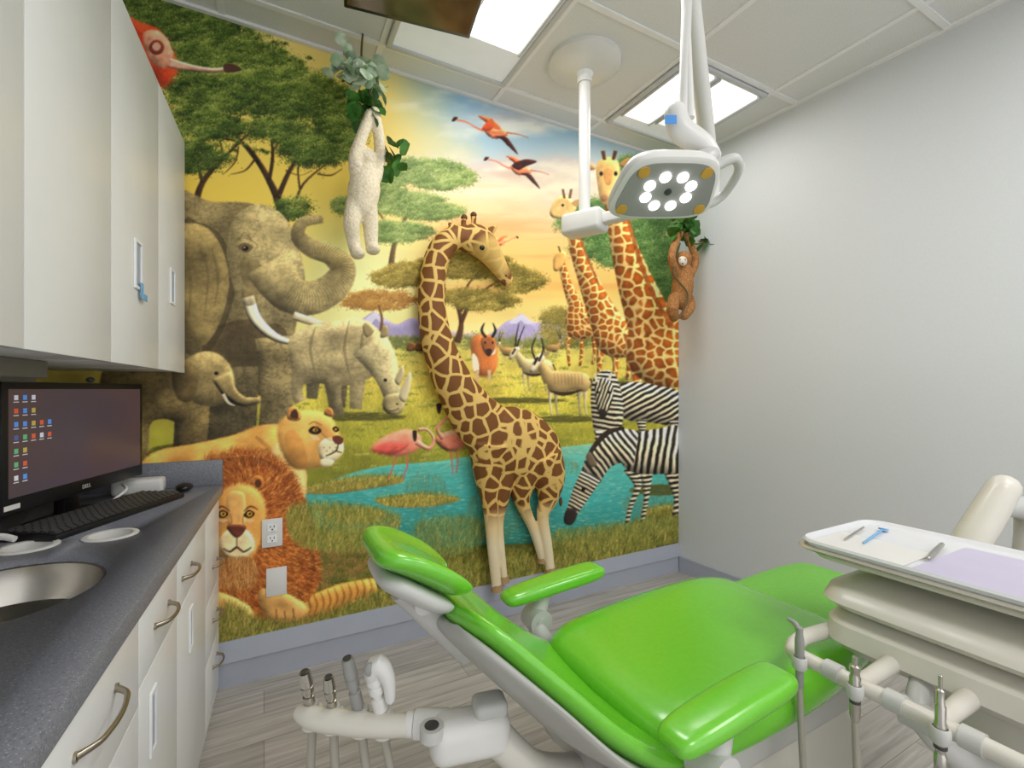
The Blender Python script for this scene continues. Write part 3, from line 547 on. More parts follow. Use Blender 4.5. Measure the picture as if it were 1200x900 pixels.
# --- painted giraffes
def leg(pts,ws,col=None,pat=None): fill(Lm(pts,ws),col if col is not None else C(225,190,125),N3,.1,3,1.1,pat=pat)
for pts in([(668,385),(666,408),(668,430)],[(680,388),(682,410),(680,430)],[(694,385),(697,408),(695,428)]): leg(pts,[7,4.5,3.5],pat=G3)
mm=union([P_([(664,366),(680,358),(698,372),(702,392),(684,398),(667,394)]),Lm([(657,302),(664,330),(676,362),(684,382)],[8,11,18,28])]); fill(mm,C(1,1,1),N3,.08,5,1.2,pat=G3)
fill(P_([(649,302),(655,294),(664,297),(663,306),(655,318),(649,316)]),C(220,172,100),N3,.1,2,1); fill(Lm([(657,296),(655,289)],[2,1.6]),C(100,60,30),em=0)
for pts in([(706,400),(703,425),(704,446)],[(720,405),(722,428),(720,448)],[(734,400),(738,425),(736,446)]): leg(pts,[13,7,6],pat=G2)
mm=union([P_([(695,385),(715,372),(742,385),(750,408),(728,420),(704,412)]),Lm([(668,250),(676,290),(692,335),(708,372),(722,398)],[12,17,25,36,48])]); fill(mm,C(1,1,1),N3,.08,9,1.3,pat=G2)
fill(Lm([(673,250),(684,290),(702,334)],[2,3,3]),C(160,92,44),em=0,alpha=.8)
fill(P_([(645,246),(650,236),(658,230),(668,232),(676,244),(668,256),(655,257),(646,254)]),C(232,192,126),N3,.1,3,1.1); fill(Lm([(662,233),(660,222)],[3,2.6]),C(120,80,50),em=0); fill(Lm([(668,233),(670,222)],[3,2.6]),C(120,80,50),em=0); fill(El(660,241,1.6,1.6),C(20,14,8),em=0); fill(P_([(670,238),(680,234),(676,243)]),C(196,150,95),em=0)
for pts in([(748,420),(746,440),(748,462)],[(775,420),(778,440),(776,462)]): leg(pts,[18,13,11],pat=G1)
mm=union([P_([(735,395),(760,372),(800,358),(800,448),(762,450),(738,430)]),Lm([(716,205),(721,240),(732,290),(748,340),(768,390),(785,420)],[18,23,32,45,60,74])]); fill(mm,C(1,1,1),N3,.08,13,1.3,pat=G1)
fill(Lm([(726,215),(736,255),(750,305),(768,350),(790,385)],[3,4,5,5,5]),C(168,96,46),N3,.3,em=0,alpha=.85)
fill(P_([(699,196),(705,187),(715,184),(725,190),(727,204),(721,224),(713,239),(705,238),(701,220)]),C(236,192,122),N3,.10,5,1.3); fill(Lm([(709,188),(707,177)],[4,5]),C(96,60,34),em=.5,r=2); fill(Lm([(719,188),(722,177)],[4,5]),C(96,60,34),em=.5,r=2)
fill(P_([(726,194),(734,186),(742,187),(735,197)]),C(196,148,92),em=.6,r=2); fill(P_([(699,197),(690,190),(686,192),(693,200)]),C(196,148,92),em=.6,r=2); fill(El(705,204,2,2.6),C(20,12,8),em=0); fill(El(722,204,2,2.6),C(20,12,8),em=0); fill(El(709,232,4.5,5),C(160,118,82),em=.5,r=2); fill(P_([(708,200),(718,200),(716,216),(710,216)]),C(176,112,60),N3,.2,3,.3,alpha=.5)
# --- antelopes
def ante(x,y,s,fl,col,horn=True):
    q=lambda a:[(x+u*s*fl,y+v*s) for u,v in a]
    for u,k in((-18,.95),(-11,.75),(16,.75),(23,.95)): fill(Lm(q([(u,6),(u-1,22),(u+1,40)]),[8*s,3.2*s,2.4*s]),C(215,200,165)*k,N3,.1,2,.9)
    mm=union([polymask(q([(-24,-8),(-16,-13),(-4,-13),(12,-12),(25,-9),(29,2),(22,12),(10,10),(-6,13),(-20,11)])),Lm(q([(-18,-2),(-27,-16),(-33,-27)]),[19*s,12*s,9*s])]); fill(mm,col,N2,.12,5,1.4,fur=(.2,3,1.2,.07,.4))
    fill(polymask(q([(-30,-34),(-25,-28),(-32,-18),(-39,-11),(-43,-13),(-40,-24)])),C(225,210,180),N3,.1,2,1); fill(Lm(q([(-33,-29),(-38,-20)]),[3*s,3*s]),C(50,36,26),em=0); fill(polymask(q([(-27,-32),(-20,-37),(-22,-30)])),col*.9,em=0)
    fill(polymask(q([(-20,10),(-6,12),(6,11),(20,9),(6,15),(-8,16)])),C(60,45,30),em=0); fill(Lm(q([(28,-4),(33,8),(31,20)]),[2*s,2*s,4*s]),C(50,38,26),em=0)
    if horn:
        fill(Lm(q([(-30,-32),(-25,-48),(-18,-66)]),[2.6*s,2*s,1*s]),C(40,30,24),em=0); fill(Lm(q([(-33,-32),(-31,-50),(-27,-70)]),[2.6*s,2*s,1*s]),C(40,30,24),em=0)
ante(596,412,.34,1,C(176,138,88)); ante(648,408,.3,-1,C(176,138,88)); ante(514,412,.32,1,C(170,130,84))
ante(628,430,.72,1,C(208,186,138)); ante(664,448,1.0,1,C(190,160,108),False)
for i in range(9): fill(Lm([(650+i*4,438),(651+i*4,452)],[.8,1.4]),C(120,92,58),em=0,alpha=.4)
for a in([(632,424),(637,410),(635,396)],[(629,424),(624,410),(628,396)]): fill(Lm(a,[2.4,2,1]),C(50,38,28),em=0)
mm=P_([(552,402),(562,392),(578,396),(584,412),(582,432),(572,440),(558,436)]); fill(mm,C(200,118,62),N2,.15,5,1.3,fur=(1.4,4,2,.1,.5)); fill(P_([(554,415),(560,420),(562,434),(555,434)]),C(238,224,196),em=0); fill(P_([(574,404),(580,404),(581,414),(575,416)]),C(238,224,196),em=0)
for x in(560,574): fill(Lm([(x,434),(x,448)],[4,2.4]),C(214,180,140),em=0)
fill(P_([(564,398),(572,393),(580,397),(581,408),(574,418),(567,412)]),C(164,98,56),N3,.1,3,1); fill(El(569,402,1.2,1.4),C(20,12,8),em=0); fill(El(578,402,1.2,1.4),C(20,12,8),em=0); fill(P_([(570,410),(577,410),(575,417),(571,417)]),C(60,38,26),em=0); fill(Lm([(570,396),(565,388),(568,379)],[3,3,1]),C(35,26,20),em=0); fill(Lm([(577,396),(581,388),(578,379)],[3,3,1]),C(35,26,20),em=0)
for x in(482,492,500): fill(P_([(x-5,406),(x-1,401),(x+6,404),(x+5,411),(x-4,412)]),C(136,92,56),N3,.2,2)
# --- zebras
def zf(m,pat,r=7,em=1.2): fill(m,C(1,1,1),NB,.10,r,em,pat=pat)
zf(union([P_([(712,458),(724,451),(745,448),(770,452),(800,462),(800,498),(765,496),(730,490)]),Lm([(735,470),(720,478),(714,490)],[26,18,12])]),zeb(60,6),9)
for x in (752,790): leg([(x,492),(x+1,506),(x,514)],[12,8,6],pat=zeb(88,4))
zf(P_([(694,450),(701,438),(713,434),(724,444),(731,475),(728,505),(714,520),(699,514),(693,480)]),zeb(95,5.5))
zf(P_([(698,450),(708,443),(718,450),(719,466),(712,484),(702,484),(698,468)]),zeb(20,4),4); fill(El(707,485,5,5.5),C(46,36,32),em=.5,r=2); fill(Lm([(700,448),(698,438)],[4,2]),C(225,215,190),em=0); fill(Lm([(714,446),(717,437)],[4,2]),C(225,215,190),em=0)
for x in(701,714): fill(El(x,460,1.4,1.8),C(10,8,6),em=0)
zf(Lm([(703,505),(700,530)],[10,6]),zeb(90,5),3)
leg([(741,548),(748,570),(740,592),(735,614)],[22,9,6,5],pat=zeb(85,5)); leg([(758,552),(758,582),(753,612)],[16,7,5],pat=zeb(85,5)); leg([(788,548),(795,582),(791,606)],[24,11,7],pat=zeb(80,6))
zf(P_([(722,528),(731,514),(748,507),(770,503),(800,502),(800,550),(775,556),(752,556),(734,550)]),zeb(8,8),12,1.5)
zf(Lm([(746,526),(724,524),(704,538),(692,562)],[42,40,32,25]),zeb(-38,6.5),8,1.5)
zf(Lm([(694,556),(682,578),(670,602)],[26,22,14]),zeb(118,4.4,0,3),6,1.3)
fill(P_([(664,598),(675,597),(676,608),(669,616),(661,612)]),C(48,40,38),em=.8,r=3); fill(El(663,610,1,1),C(10,8,6),em=0)
fill(Lm([(732,502),(712,508),(694,528),(688,546)],[3,6,5,2]),C(56,44,36),N3,.4,em=0); fill(El(684,574,2.2,2.2),C(10,8,6),em=0); fill(P_([(692,548),(687,536),(692,530),(700,544)]),C(110,96,80),em=.6,r=2)
# --- reeds in front
strokes(P_([(262,715),(330,738),(420,710),(500,672),(640,656),(700,636),(797,612),(797,636),(650,680),(420,735),(262,775)]),-1.5,12,.7,.16,.6,.3,1,[C(164,158,72),C(114,124,50),C(212,182,98),C(72,82,34)])
strokes(P_([(340,600),(400,596),(470,612),(430,648),(350,642)]),-1.5,9,.9,.16,.6,.3,1,[C(124,134,60),C(168,158,74),C(88,104,46),C(202,178,92)]); strokes(P_([(490,618),(560,612),(560,646),(500,654)]),-1.5,10,.6,.16,.6,.3,1,[C(124,138,70),C(168,168,92),C(80,110,68)]); strokes(P_([(640,630),(700,620),(797,610),(797,622),(650,644)]),-1.5,7,.9,.16,.6,.3,1,[C(134,138,64),C(184,168,86),C(90,106,48)])
IMG*= 1.03
IMG=np.clip(IMG,0,255).reshape(CHp,SC,CWp,SC,3).mean((1,3))
IMG=np.clip((IMG-128)*1.06+128,0,255)
YM=YW-.004
pxs=np.linspace(42,797.2,800); xs_=np.array([min(at(float(p),400,y=YM).x,CX-.002) for p in pxs]); NR=740; zs=np.linspace(.182,H-.013,NR); NC=len(xs_)
gX,gZ=np.meshgrid(xs_,zs)
d=gX*FW.x+YM*FW.y; rr=gX*RT.x+YM*RT.y; PX=600+F*rr/d; PY=HY-F*(gZ-CH)/d+OY
PX=np.clip(PX,0,CWp-1.01); PY=np.clip(PY,0,CHp-1.01); xi=PX.astype(int); yi=PY.astype(int); fx=(PX-xi)[...,None]; fy=(PY-yi)[...,None]
col=(IMG[yi,xi]*(1-fx)+IMG[yi,xi+1]*fx)*(1-fy)+(IMG[yi+1,xi]*(1-fx)+IMG[yi+1,xi+1]*fx)*fy
col=col/255.; col=np.where(col<=.04045,col/12.92,((col+.055)/1.055)**2.4)
me=bpy.data.meshes.new('mural'); nv=NC*NR; me.vertices.add(nv)
me.vertices.foreach_set('co',np.stack([gX,np.full_like(gX,YM),gZ],-1).reshape(-1).astype(np.float32))
i0=(np.arange(NR-1)[:,None]*NC+np.arange(NC-1)[None,:]).reshape(-1); fc=np.stack([i0,i0+1,i0+NC+1,i0+NC],-1)
me.loops.add(fc.size); me.loops.foreach_set('vertex_index',fc.reshape(-1).astype(np.int32)); me.polygons.add(len(fc)); me.polygons.foreach_set('loop_start',(np.arange(len(fc))*4).astype(np.int32))
me.update(calc_edges=True)
ca=me.color_attributes.new('paint','FLOAT_COLOR','POINT'); ca.data.foreach_set('color',np.concatenate([col.reshape(-1,3),np.ones((nv,1))],1).astype(np.float32).reshape(-1))
mm=bpy.data.materials.new('mural_print'); mm.use_nodes=True; bb=mm.node_tree.nodes['Principled BSDF']; an=mm.node_tree.nodes.new('ShaderNodeAttribute'); an.attribute_name='paint'
mm.node_tree.links.new(an.outputs['Color'],bb.inputs['Base Color']); bb.inputs['Roughness'].default_value=.55; bb.inputs['Specular IOR Level'].default_value=.3; me.materials.append(mm)
mo=bpy.data.objects.new('mural',me); scene.collection.objects.link(mo); top(mo,'safari wall mural with elephants, lions, giraffes, zebras and sunset savanna','mural')
# ------------------------------------------------------------ cabinets
S=.048
def FU(y,dn,z,x0=-.286): return Vector((x0+S*(y-2.17)+dn,y-S*dn,z))
def FL(y,dn,z): return FU(y,dn,z,-.176)
def fbox(b,FN,y0,y1,d0,d1,z0,z1):
    return b.box8([FN(y0,d0,z0),FN(y0,d1,z0),FN(y1,d1,z0),FN(y1,d0,z0),FN(y0,d0,z1),FN(y0,d1,z1),FN(y1,d1,z1),FN(y1,d0,z1)])
def pull(FN,y,z0,z1,w=.034):
    b=MB(); t=.008
    fbox(b,FN,y-w/2,y+w/2,.0185,.023,z0,z0+t);fbox(b,FN,y-w/2,y+w/2,.0185,.023,z1-t,z1);fbox(b,FN,y-w/2,y-w/2+t,.0185,.023,z0+t,z1-t);fbox(b,FN,y+w/2-t,y+w/2,.0185,.023,z0+t,z1-t)
    b.cur=1; fbox(b,FN,y-w/2+t,y+w/2-t,.0183,.0195,z0+t,z1-t)
    return b.obj('handle',['pull','pullin'],None,label='white rectangular recessed pull')
def ucab(y0,y1,hy,hz,lab):
    e=thing('wall_cabinet',FU((y0+y1)/2,-.15,1.265),lab,'cabinet','upper wall cabinets')
    b=MB(); fbox(b,FU,y0,y1,-.355,0,1.265,2.145); b.obj('body','cab',e,.001)
    b=MB(); fbox(b,FU,y0+.0004,y1-.0004,.001,.018,1.262,2.145); dd=b.obj('door','cab',e,.0008)
    if hy: pull(FU,hy,hz[0],hz[1],.062).parent=dd
    return e
ucab(1.78,2.165,1.955,(1.49,1.61),'white laminate wall cabinet beside the mural')
ucab(1.365,1.778,1.56,(1.465,1.595),'white laminate wall cabinet with a blue tag on its pull')
ucab(.985,1.363,None,None,'plain white laminate wall cabinet')
ucab(.30,.983,None,None,'plain wide white laminate wall cabinet')
b=MB(); fbox(b,FU,1.562,1.582,.024,.027,1.45,1.485); fbox(b,FU,1.565,1.61,.026,.029,1.440,1.458); top(b.obj('key_tag','bluetag',None,.002),'light blue tag hanging on a cabinet pull','tag')
def ahandle(y,z,ln,e):
    pts=[]
    for i in range(9):
        t=-1+2*i/8; pts.append(FL(y+t*ln/2,.019+.028*max(0,1-t*t)**.5,z))
    b=MB(); b.tube(pts,[.0055,.0045,.004,.004,.004,.004,.004,.0045,.0055],10,3)
    b.cyl(FL(y-ln/2,.018,z),FL(y-ln/2,.022,z),.007); b.cyl(FL(y+ln/2,.018,z),FL(y+ln/2,.022,z),.007)
    b.obj('handle','nickel',None,label='curved brushed nickel handle').parent=e
def lcab(y0,y1,fronts,lab,ts=.775):
    e=thing('base_cabinet',FL((y0+y1)/2,-.25,0),lab,'cabinet','lower base cabinets')
    b=MB(); fbox(b,FL,y0,y0+.015,-.50,0,0.0,ts); fbox(b,FL,y1-.015,y1,-.50,0,0,ts); fbox(b,FL,y0+.015,y1-.015,-.50,-.002,.0,.05); fbox(b,FL,y0+.015,y1-.015,-.50,-.485,.05,.775); fbox(b,FL,y0+.015,y1-.015,-.02,-.001,.05,.62); b.obj('body','cab',e)
    for kind,z0,z1,hh in fronts:
        b=MB(); fbox(b,FL,y0+.0008,y1-.0008,.001,.018,z0+.0012,z1-.0012); dd=b.obj('drawer' if kind=='d' else 'door','cab',e,.001)
        if hh:
            if kind=='d': ahandle(hh[0],hh[1],hh[2],dd)
            else: pull(FL,hh[0],hh[1],hh[2],.045).parent=dd
lcab(1.86,2.175,[('d',.46,.775,(2.06,.55,.10)),('d',.26,.46,(2.06,.355,.10)),('d',.03,.26,(2.06,.185,.10))],'white base cabinet with three drawers beside the mural')
lcab(1.435,1.858,[('d',.63,.775,(1.55,.70,.12)),('p',.03,.63,(1.60,.46,.58))],'white base cabinet with one drawer over a door')
lcab(1.11,1.433,[('d',.63,.775,(1.28,.70,.12)),('p',.03,.63,(1.20,.45,.58))],'white base cabinet with drawer and door near the sink',.67)
lcab(.60,1.108,[('d',.60,.775,(.90,.71,.16)),('p',.03,.60,None)],'white sink base cabinet with a large curved handle',.67)
lcab(.10,.598,[('d',.60,.775,(.35,.71,.17)),('p',.03,.60,None)],'white base cabinet with drawer and plain door')
b=MB(); fbox(b,FL,.05,2.197,-.52,.03,.78,.82); ct=b.obj('surface','counter',None,.004)
def cutter(c,rx,ry,z0,z1):
    n=48; bb=MB(); bb.prism([(c[0]+rx*math.cos(2*math.pi*k/n),c[1]+ry*math.sin(2*math.pi*k/n)) for k in range(n)],z0,z1); return bb.obj('cut','steel')
SK=(-.445,1.215); cups=[(-.35,1.553),(-.50,1.53)]; SX,SY=.16,.175
for cc in [cutter(SK,SX,SY,.7,.9)]+[cutter(c,.047,.047,.7,.9) for c in cups]:
    md=ct.modifiers.new('b','BOOLEAN'); md.operation='DIFFERENCE'; md.object=cc; md.solver='EXACT'; evalmesh(ct); bpy.data.objects.remove(cc)
e=thing('worktop',FL(1.1,-.25,.78),'grey speckled solid-surface worktop with side splash','worktop')
par(ct,e)
b=MB(); fbox(b,FL,2.173,2.197,-.52,.03,.82,.92); b.obj('side_splash','counter',e,.003)
b=MB(); fbox(b,FL,.05,2.172,-.52,-.505,.82,.92); b.obj('back_splash','counter',e,.003)
e=thing('sink',(SK[0],SK[1],.72),'round stainless steel sink set in the grey worktop','sink')
def ring(rx,ry,z,n=48): return [(SK[0]+rx*math.cos(2*math.pi*k/n),SK[1]+ry*math.sin(2*math.pi*k/n),z) for k in range(n)]
b=MB(); b.loft([ring(SX+.012,SY+.012,.779),ring(SX-.001,SY-.001,.779),ring(SX-.001,SY-.001,.817),ring(SX-.006,SY-.006,.815),ring(SX-.009,SY-.009,.785),ring(SX-.024,SY-.024,.745),ring(SX-.06,SY-.06,.728),ring(.03,.03,.722),ring(.03,.03,.717),ring(SX-.055,SY-.055,.723),ring(SX-.018,SY-.018,.74),ring(SX+.012,SY+.012,.777)],False); b.obj('bowl','steel',e)
MB().lathe([(.001,.7225),(.028,.7225),(.03,.726),(.02,.727),(.001,.725)],(SK[0],SK[1],0)).obj('drain','dgrey',e)
for c in cups:
    o=MB().lathe([(.058,.8205),(.058,.823),(.054,.825),(.045,.824),(.043,.79),(.038,.72),(.0,.72),(.0,.715),(.041,.715),(.045,.79),(.046,.8205)],(c[0],c[1],0),n=40,close=False).obj('cup_hole_insert','white')
    top(o,'white plastic round hole liner set in the worktop','hole liner','white worktop hole liners')
b=MB(); p=Vector((-.565,1.49,.8205)); b.lathe([(.03,0),(.03,.012),(.012,.02),(.011,.04),(.001,.042)],p); b.tube([p+Vector((0,0,.03)),p+Vector((.03,.0,.042)),p+Vector((.06,-.01,.035))],[.009,.008,.007]); top(b.obj('soap_pump','white'),'small white pump on the worktop by the sink','soap dispenser')
# ------------------------------------------------------------ monitor
def quadframe(p0,p1):
    a=Vector((p0[0],p0[1],0));c=Vector((p1[0],p1[1],0)); u=(c-a); L_=u.length; u.normalize(); return a,u,Vector((u.y,-u.x,0)),L_
a,u,n_,Lw=quadframe((-.550,1.545),(-.382,2.085)); mz0,mz1=.894,1.218
def mp(s,dn,z): q=a+u*s+n_*dn; return Vector((q.x,q.y,z))
def mbox(b,s0,s1,d0,d1,z0,z1): return b.box8([mp(s0,d0,z0),mp(s0,d1,z0),mp(s1,d1,z0),mp(s1,d0,z0),mp(s0,d0,z1),mp(s0,d1,z1),mp(s1,d1,z1),mp(s1,d0,z1)])
e=thing('monitor',mp(Lw/2,-.05,.8205),'black widescreen monitor showing a dark desktop with icons','monitor')
b=MB(); mbox(b,0,Lw,-.04,0,mz0,mz1); b.obj('housing','black',e,.004)
def screen_mat():
    m=bpy.data.materials.new('screen_dark'); m.use_nodes=True; nt=m.node_tree; bb=nt.nodes['Principled BSDF']; bb.inputs['Roughness'].default_value=.3; bb.inputs['Base Color'].default_value=(.01,.01,.012,1)
    tc=nt.nodes.new('ShaderNodeTexCoord'); n=nt.nodes.new('ShaderNodeTexNoise'); n.inputs['Scale'].default_value=3; nt.links.new(tc.outputs['Object'],n.inputs['Vector']); r=nt.nodes.new('ShaderNodeValToRGB')
    r.color_ramp.elements[0].position=.35; r.color_ramp.elements[0].color=L3((84,62,60)); r.color_ramp.elements[1].position=.7; r.color_ramp.elements[1].color=L3((66,60,76)); nt.links.new(n.outputs['Fac'],r.inputs['Fac']); nt.links.new(r.outputs['Color'],bb.inputs['Emission Color']); bb.inputs['Emission Strength'].default_value=.7
    return m
b=MB(); mbox(b,.018,Lw-.018,.0,.0012,mz0+.04,mz1-.018); scr=b.obj('screen',screen_mat(),e)
ics=[(80,140,220),(200,200,210),(200,90,60),(90,170,120),(180,160,80),(70,90,150)]
IM=[mat('icon_%s'%['blue','white','red','green','yellow','navy'][i],c,.4,emit=.45) for i,c in enumerate(ics)]
b=MB(); rnd=random.Random(4)
for ci in range(5):
    for ri in range(7):
        if ci>2 and ri not in (2,3) or (ci==2 and ri in (5,6,4)): continue
        b.cur=rnd.randrange(6); s=.033+ci*.026; z=mz1-.045-ri*.033; mbox(b,s,s+.011,.0012,.0018,z,z+.012)
        b.cur=1; mbox(b,s-.002,s+.013,.0012,.0016,z-.006,z-.004)
b.obj('desktop_icons',IM,None).parent=scr
b=MB(); mbox(b,.005,.05,.0005,.0015,mz0+.012,mz0+.024); b.obj('sticker','white',e)
tx=bpy.data.curves.new('logo','FONT'); tx.body='DELL'; tx.size=.016; tx.extrude=.0003; tx.align_x='CENTER'; to=bpy.data.objects.new('logo',tx); scene.collection.objects.link(to)
R=Matrix((u,Vector((0,0,1)),n_)).transposed().to_4x4(); R.translation=mp(Lw/2,.0008,mz0+.013); dg=bpy.context.evaluated_depsgraph_get(); lm=bpy.data.meshes.new_from_object(to.evaluated_get(dg)); lm.transform(R); bpy.data.objects.remove(to); lo=bpy.data.objects.new('logo',lm); lm.materials.append(M['lgrey']); scene.collection.objects.link(lo); par(lo,e)
b=MB(); mbox(b,Lw/2-.03,Lw/2+.03,-.065,-.035,.835,1.05); mbox(b,Lw/2-.11,Lw/2+.11,-.09,.03,.8205,.835); b.obj('stand','black',e,.004)
b=MB(); b.ell(mp(.30,0,mz1+.010),(.011,.011,.009)); top(b.obj('webcam','dgrey'),'small round webcam perched on the monitor','webcam')
a2,u2,n2,L2=quadframe((-.555,1.60),(-.345,2.03))
def kp(s,dn,z): q=a2+u2*s+n2*dn; return Vector((q.x,q.y,z))
def kbox(b,s0,s1,d0,d1,z0,z1): return b.box8([kp(s0,d0,z0),kp(s0,d1,z0),kp(s1,d1,z0),kp(s1,d0,z0),kp(s0,d0,z1+.008),kp(s0,d1,z1),kp(s1,d1,z1),kp(s1,d0,z1+.008)])
e=thing('keyboard',kp(L2/2,0,.8205),'black computer keyboard on the worktop below the monitor','keyboard')
b=MB(); kbox(b,0,L2,-.03,.11,.8205,.836); b.obj('case','black',e,.003)
b=MB()
for i in range(22):
    for j in range(6):
        s=.012+i*(L2-.02)/22; dd=-.022+j*.021; kbox(b,s,s+(L2-.02)/22-.004,dd,dd+.017,.836,.8405)
b.obj('keys','dgrey',e)['kind']='stuff'
b=MB(); b.ell((-.262,2.10,.836),(.028,.042,.015)); top(b.obj('mouse','black'),'black computer mouse on the worktop','mouse')
b=MB(); b.box((-.40,2.13,.848),(.15,.07,.054)); top(b.obj('label_printer','white',None,.012,3),'small white device on the worktop against the splash','device')
b=MB(); b.tube([(-.50,1.78,.827),(-.42,1.80,.829),(-.40,1.86,.83),(-.44,1.93,.83),(-.41,1.99,.86),(-.43,2.05,.87)],.0045,10,8); top(b.obj('cable','white'),'white cable coiled on the worktop','cable')
b=MB(); fbox(b,FU,1.10,1.45,-.30,-.12,1.225,1.2649); top(b.obj('under_cabinet_light','cabin',None,.004),'grey slim light fixture under the wall cabinet','light fixture')
def plate(px,py,w,h,kind):
    p=at(px,py,y=YM-.001); e=thing(kind,(p.x,YM-.001,p.z-h/2),'white duplex power outlet plate on the mural' if kind=='power_outlet' else 'blank white wall plate on the mural','outlet' if kind=='power_outlet' else 'wall plate')
    MB().box((p.x,YM-.005,p.z),(w,.008,h)).obj('plate','white',e,.003)
    if kind=='power_outlet':
        for s in(-1,1):
            b=MB(); b.box((p.x,YM-.0105,p.z+s*h*.2),(w*.46,.003,h*.25)); b.cur=1
            b.box((p.x-.007,YM-.0125,p.z+s*h*.2+.004),(.003,.001,.010)); b.box((p.x+.007,YM-.0125,p.z+s*h*.2+.004),(.003,.001,.010)); b.cyl((p.x,YM-.0118,p.z+s*h*.2-.008),(p.x,YM-.013,p.z+s*h*.2-.008),.003)
            b.obj('socket',['pull','dgrey'],e)
plate(319,624,.078,.118,'power_outlet'); plate(324,681,.078,.118,'blank_wall_plate')
# ------------------------------------------------------------ relief giraffe
YG=YW-.07
def g(px,py,dy=0): return at(px,py,y=YG+dy)
K=2.42/F
def gw(w): return w*K/2
b=MB()
b.tube([g(556,286),g(543,278),g(528,281),g(516,294),(g(508,320)),g(506,356),g(511,394),g(523,430),g(539,461),g(559,490),g(582,512),g(600,528)],[gw(v) for v in(22,24,26,27,28,30,34,40,48,59,70,78)],22,5,flat=[.9,.9,.9,.9,.9,.9,.85,.8,.7,.55,.45,.4])
b.tube([g(572,506),g(590,512),g(610,522),g(630,534),g(640,546)],[gw(v) for v in(52,76,84,74,48)],22,5,flat=[.6,.5,.45,.5,.6],round_ends=True)
b.tube([g(549,281),g(558,281),g(569,290),g(579,304),g(588,318),g(594,328)],[gw(v) for v in(30,35,33,25,19,16)],20,4,flat=.85,round_ends=True)
b.ell(g(592,326),(gw(16),.024,gw(15)))
b.tube([g(574,520,-.005),g(571,552,-.005),g(574,585,-.005),g(576,610,-.005),g(578,645,-.005),g(582,688,-.005)],[gw(v) for v in(52,34,21,17,14,12)],14,5,flat=.8)
b.tube([g(592,540,.02),g(587,580,.02),g(584,610,.02),g(586,640,.02),g(590,678,.02)],[gw(v) for v in(34,22,13,11,10)],14,4)
b.tube([g(634,534,-.005),g(643,560,-.005),g(642,584,-.005),g(636,604,-.005),g(641,636,-.005),g(645,668,-.005)],[gw(v) for v in(56,44,27,16,13,12)],14,5,flat=.8)
b.tube([g(618,545,.02),g(611,572,.02),g(613,592,.02),g(625,620,.02),g(636,655,.02)],[gw(v) for v in(44,30,17,12,11)],14,4)
b.tube([g(554,270),g(555,260),g(555,254)],[gw(8),gw(6),gw(8)],10,2); b.tube([g(546,270),g(543,263),g(544,257)],[gw(8),gw(6),gw(7)],10,2)
b.tube([g(547,277),g(535,269),g(525,261)],[gw(8),gw(13),gw(3)],10,2,flat=.5); b.tube([g(563,281),g(573,272),g(583,264)],[gw(6),gw(12),gw(3)],10,2,flat=.5)
eg=thing('giraffe_figure',(g(610,690).x,YG,.25),'spotted relief giraffe figure mounted on the mural, head turned back','giraffe figure')
gb=b.obj('body','giraffe'); remesh(gb,.005,7)
for v in gb.data.vertices:
    if v.co.y>YM-.003: v.co.y=YM-.003
par(gb,eg)
b=MB(); b.ell(g(565,290,-.052),(.013,.010,.013)); b.obj('eye','eyeblk',eg)
b=MB(); b.ell(g(593,323,-.033),(.005,.004,.004)); b.obj('nostril','eyeblk',eg)
b=MB(); b.tube([g(580,325,-.02),g(586,329,-.033),g(594,333,-.027)],.0025,8,4); b.obj('mouth','horn',eg)
for p in(g(555,252),g(544,255)): MB().ell(p,(.016,.016,.016)).obj('ossicone','horn',eg,label='dark brown horn tip')
b=MB(); b.tube([g(537,269),g(520,274),g(506,290),g(496,320),g(493,356),g(497,396),g(509,434),g(526,470)],[gw(5)]*8,10,4); b.obj('mane','horn',eg)
b=MB(); b.tube([g(650,528),g(658,548),g(657,576)],[.006,.005,.004],8); b.ell(g(657,588),(.010,.009,.026)); b.obj('tail','horn',eg)
for p in(g(582,688,-.005),g(645,668,-.005),g(590,678,.02),g(636,655,.02)): MB().cyl(p-Vector((0,0,.018)),p+Vector((0,0,.014)),gw(14),gw(11)).obj('hoof','hoof',eg)
# ------------------------------------------------------------ plush monkeys + vines
def leafs(c,n,sz,spread,seed):
    r=random.Random(seed); b=MB()
    for i in range(n):
        p=Vector(c)+Vector((r.uniform(-1,1)*spread[0],r.uniform(-1,1)*spread[1],r.uniform(-1,1)*spread[2])); R=(Matrix.Rotation(r.uniform(0,6.28),3,'Z')@Matrix.Rotation(r.uniform(-1.2,1.2),3,'X')@Matrix.Rotation(r.uniform(-1,1),3,'Y')); s=sz*r.uniform(.6,1.2)
        pr=[(0,0,0),(.35,.25,.06),(.5,.6,.08),(.3,.85,.04),(0,1,-.05),(-.3,.85,.04),(-.5,.6,.08),(-.35,.25,.06),(0,.5,0)]
        b.add([p+R@(Vector(q)*s) for q in pr],[(0,1,8),(1,2,8),(2,3,8),(3,4,8),(4,5,8),(5,6,8),(6,7,8),(7,0,8)])
    return b
YMk=2.03
def k(px,py,dy=0): return at(px,py,y=YMk+dy)
e=thing('plush_monkey',k(428,300),'cream plush monkey hanging by its long arms from a vine','plush toy')
b=MB()
b.ell(k(429,188),(.052,.048,.052)); b.tube([k(430,200),k(427,220),k(424,242)],[.047,.066,.058],14,3,round_ends=True)
b.tube([k(418,210),k(416,186,-.03),k(424,160,-.02),k(434,134)],[.028,.026,.024,.024],12,3,round_ends=True); b.tube([k(440,208),k(445,185,.02),k(444,160),k(439,132)],[.028,.026,.024,.024],12,3,round_ends=True)
